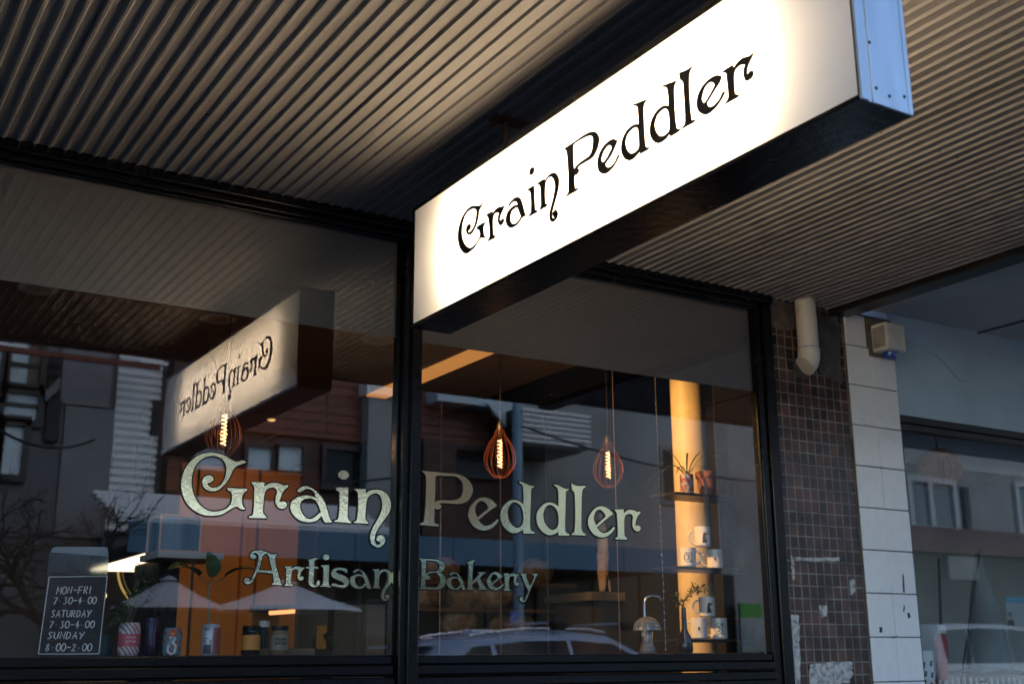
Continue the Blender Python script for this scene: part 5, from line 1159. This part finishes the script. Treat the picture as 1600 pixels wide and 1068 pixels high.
def umbrella(pc, pt_, pb, pedge, D, lab, m):
    c = street(pc,940,D); zt = street(pc,pt_,D).z; ze = street(pc,pb,D).z; R = abs(street(pedge,pb,D).x-c.x)
    o = empty('market_umbrella', (c.x,-D,0), lab, 'umbrella', 'cafe umbrellas across the street')
    MB().tube([(c.x,-D,0),(c.x,-D,zt)], .03, 10).build('pole', M['frame_dk'], o); b = MB(); b.lathe((c.x,-D,0), [(.3,0),(.3,.06),(.05,.1)], 16); b.build('base', M['frame_dk'], o)
    b = MB(); n = 8; r0 = R*.16
    ring = [(R,ze),(R*.96,ze+.05),(R*.55,ze+(zt-ze)*.52),(r0,zt)]
    V = [[b.bm.verts.new((c.x+cos(2*pi*k/n+.39)*r, -D+sin(2*pi*k/n+.39)*r, z)) for k in range(n)] for r, z in ring]
    for i in range(3):
        for k in range(n): b.bm.faces.new([V[i][k],V[i][(k+1)%n],V[i+1][(k+1)%n],V[i+1][k]])
    b.bm.faces.new(V[3]); b.build('canopy', m, o)
    b = MB(); b.lathe((c.x,-D,zt+.03), [(r0*1.15,0),(.02,.06)], 8); b.build('vent_cap', m, o)
    for k in range(n): MB().tube([(c.x,-D,zt-.05),(c.x+cos(2*pi*k/n+.39)*R*.97,-D+sin(2*pi*k/n+.39)*R*.97,ze+.035)], .008, 5).build('rib', M['frame_dk'], o)
umbrella(446,915,955,556,12.6,'white cafe umbrella nearer the boarded building, its canopy the wider',M['canvas'])
umbrella(262,909,951,345,12.9,'greyish cafe umbrella nearer the bare street tree',vary(mat('grey_canvas',(.55,.55,.58),.8),3,.15))

# --- cars
def car(name, x0, yc, L, Wd, prof, glassz, body_m, lab, roofbars=(), heading=1):
    """prof: (x from the rear, roof height, half width at the roof); the body is lofted along x"""
    o = empty(name, (x0+L/2, yc, -.14), lab, 'car', None)
    b = MB(); rings = []
    hw = Wd/2
    belt = glassz
    for x, zt, wr, zb, tuck in prof:
        zc = max(zt, .55)
        zbelt = min(belt, zc-.02); m_ = .5*(zbelt+zc)
        hb = hw*tuck
        pts = [(hb*.92,zb),(hb,zb+.12),(hb*1.0,(zb+zbelt)*.55),(hb*.985,zbelt)]
        if zc > belt+.08: pts += [(wr+(hb*.985-wr)*.55,zbelt+(zc-zbelt)*.45),(wr+.05,zc-.09),(wr-.03,zc-.03),(wr*.6,zc),(0,zc+.012)]
        else: pts += [(hb*.95,zbelt+.01),(hb*.88,zc-.012),(hb*.8,zc-.006),(hb*.5,zc),(0,zc+.006)]
        full = [(y,z) for y,z in pts]+[(-y,z) for y,z in pts[-2::-1]]
        rings.append([b.bm.verts.new((x0+x, yc+y, z-.14)) for y, z in full])
    for i in range(len(rings)-1):
        for k in range(len(rings[0])-1): f = b.bm.faces.new([rings[i][k],rings[i][k+1],rings[i+1][k+1],rings[i+1][k]]); f.smooth = True
    b.bm.faces.new(rings[0]); b.bm.faces.new(rings[-1][::-1])
    for i in range(len(rings)-1): b.bm.faces.new([rings[i][0],rings[i+1][0],rings[i+1][-1],rings[i][-1]])
    body = b.build('body', body_m, o)
    cabin = [p for p in prof if p[1] > belt+.18]
    for s in (1,-1):
        xs = [p[0] for p in cabin]; a0, a1 = xs[0]+.18, xs[-1]-.05
        def roofz(x):
            for p, q in zip(prof, prof[1:]):
                if p[0] <= x <= q[0]: t = (x-p[0])/(q[0]-p[0]); return p[1]+(q[1]-p[1])*t, p[2]+(q[2]-p[2])*t
            return prof[-1][1], prof[-1][2]
        cuts = [a0, a0+(a1-a0)*.24, a0+(a1-a0)*.62, a1]
        for j in range(3):
            u0, u1 = cuts[j]+.03, cuts[j+1]-.03; b = MB(); pts = []
            N_ = 8
            for k in range(N_+1):
                x = u0+(u1-u0)*k/N_; zt, wr = roofz(x); pts.append((x, zt-.12, wr+.055))
            top = [b.bm.verts.new((x0+x, yc+s*(w_+.012), z-.14)) for x, z, w_ in pts]
            mid = [b.bm.verts.new((x0+x, yc+s*(w_+(hw*.985-w_)*.6+.014), belt+(z-belt)*.42-.14)) for x, z, w_ in pts]
            bot = [b.bm.verts.new((x0+x, yc+s*(hw*.985+.006), belt+.02-.14)) for x, z, w_ in pts]
            for A, B in ((top,mid),(mid,bot)):
                for k in range(N_): f = b.bm.faces.new([A[k],A[k+1],B[k+1],B[k]]); f.smooth = True
            b.build('side_window', M['pane_dark'], o)
    # rear window, lamps, bumper, wheels
    for end, sgn in ((0,-1),(L,1)):
        b = MB()
        if sgn < 0:
            ra, rb_ = cabin[0], cabin[1]
            b.prism([(x0+ra[0]-.035, yc-ra[2]*.9, belt+.06-.14),(x0+ra[0]-.035, yc+ra[2]*.9, belt+.06-.14),(x0+rb_[0]-.03, yc+rb_[2]*.82, rb_[1]-.15-.14),(x0+rb_[0]-.03, yc-rb_[2]*.82, rb_[1]-.15-.14)],(-.02,0,.01)); b.build('rear_window', M['pane_dark'], o)
        else:
            ra, rb_ = cabin[-1], cabin[-2]
            b.prism([(x0+ra[0]+.12, yc-ra[2]*1.05, belt+.12-.14),(x0+ra[0]+.12, yc+ra[2]*1.05, belt+.12-.14),(x0+rb_[0]+.05, yc+rb_[2]*.9, rb_[1]-.05-.14),(x0+rb_[0]+.05, yc-rb_[2]*.9, rb_[1]-.05-.14)],(.02,0,.02)); b.build('windscreen', M['pane_dark'], o)
        for s in (1,-1):
            q = Vector((x0+end-sgn*.06, yc+s*hw*.78, .62)); MB().box(q-Vector((.07,.13,.08)), q+Vector((.07,.13,.08))).build('tail_lamp' if sgn < 0 else 'headlight', mat('lamp_red',(.3,.01,.01),.2) if sgn < 0 else mat('lamp_clear',(.7,.7,.72),.1), o, .02)
    for wx in (L*.2, L*.8):
        for s in (1,-1):
            q = Vector((x0+wx, yc+s*(hw-.10), .17)); xf = Matrix.Rotation(radians(90),3,'X')
            w_ = MB().lathe(q, [(.2,-.11),(.31,-.11),(.33,-.07),(.33,.07),(.31,.11),(.2,.11)], 28, xf=xf).build('wheel', mat('tyre',(.015,.015,.015),.8), o)
            MB().lathe(q, [(.2,-.112),(.2,.112)], 20, xf=xf).build('rim', M['alu'], w_)
    for s in (1,-1):
        q = Vector((x0+L*.68, yc+s*(hw+.07), belt-.06)); MB().ball(q, .09, 2, (.6,1,.7)).build('mirror', body_m, o)
    return o
M['carblue'] = mat('pale_blue_car_paint', (.42,.55,.72), .3, metal=.1, coat=.8)
YC = -8.6
xr = street(646,1012,7.9).x
suv_prof = [(0,.75,.55,.35,.86),(.05,1.05,.60,.32,.93),(.16,1.28,.62,.30,.96),(.36,1.465,.63,.28,.98),(.75,1.565,.635,.26,1),(1.4,1.625,.64,.25,1),(2.1,1.64,.64,.25,1),(2.7,1.60,.62,.25,1),(3.15,1.42,.60,.25,1),(3.55,1.12,.6,.25,1),(4.0,1.06,.6,.27,.98),(4.4,.92,.6,.30,.93),(4.6,.70,.55,.34,.84)]
suv = car('parked_car', xr, YC, 4.6, 1.84, suv_prof, 1.06, M['carblue'], 'pale blue parked car with black footed roof racks, across the road')
b = MB(); b.prism([(xr+.02,YC-.52,1.285),(xr+.06,YC-.56,1.30),(xr+.36,YC-.55,1.325),(xr+.36,YC+.55,1.325),(xr+.06,YC+.56,1.30),(xr+.02,YC+.52,1.285)],(0,0,.022)); b.build('rear_spoiler', M['carblue'], suv, .008)
b = MB(); fx = street(735,988,8.6).x; b.prism([(fx-.10,YC-.03,1.43),(fx+.12,YC-.03,1.45),(fx+.10,YC-.01,1.47),(fx-.06,YC-.008,1.52),(fx-.10,YC-.01,1.52)],(0,.05,0)); b.build('aerial_fin', M['carblue'], suv, .005)
for s in (1,-1):
    b = MB(); b.tube([(xr+.75,YC+s*.60,1.425),(xr+.9,YC+s*.61,1.455),(xr+1.5,YC+s*.615,1.512),(xr+2.4,YC+s*.61,1.51),(xr+2.65,YC+s*.60,1.475)], .018, 8); b.build('roof_rail', M['alu'], suv)
for px in (870,980):
    fx = street(px,978,8.0).x
    MB().box((fx-.03,YC-.62,1.575),(fx+.03,YC+.62,1.60)).build('rack_bar', M['alu'], suv, .01)
    for s in (1,-1): MB().box((fx-.11,YC+s*.61-.06,1.50),(fx+.11,YC+s*.61+.06,1.612)).build('rack_foot', M['black_sat'], suv, .03)
M['vanw'] = mat('silver_white_paint', (.60,.64,.68), .3, metal=.0, coat=.8)
xv = street(1438,1000,13.2).x
van_prof = [(0,.85,.7,.35,.88),(.04,1.3,.72,.3,.95),(.12,1.75,.74,.28,.98),(.3,1.93,.75,.26,1),(1.2,1.98,.76,.25,1),(2.6,1.98,.76,.25,1),(3.4,1.92,.74,.25,1),(3.9,1.5,.72,.25,1),(4.25,1.2,.7,.27,.99),(4.7,1.05,.65,.30,.95),(4.9,.7,.6,.34,.86)]
van = car('parked_van', xv, -9.3-4.4+.0, 4.9, 1.9, van_prof, 1.12, M['vanw'], 'silver white parked van mirrored in the neighbouring shop window')
van['category'] = 'van'
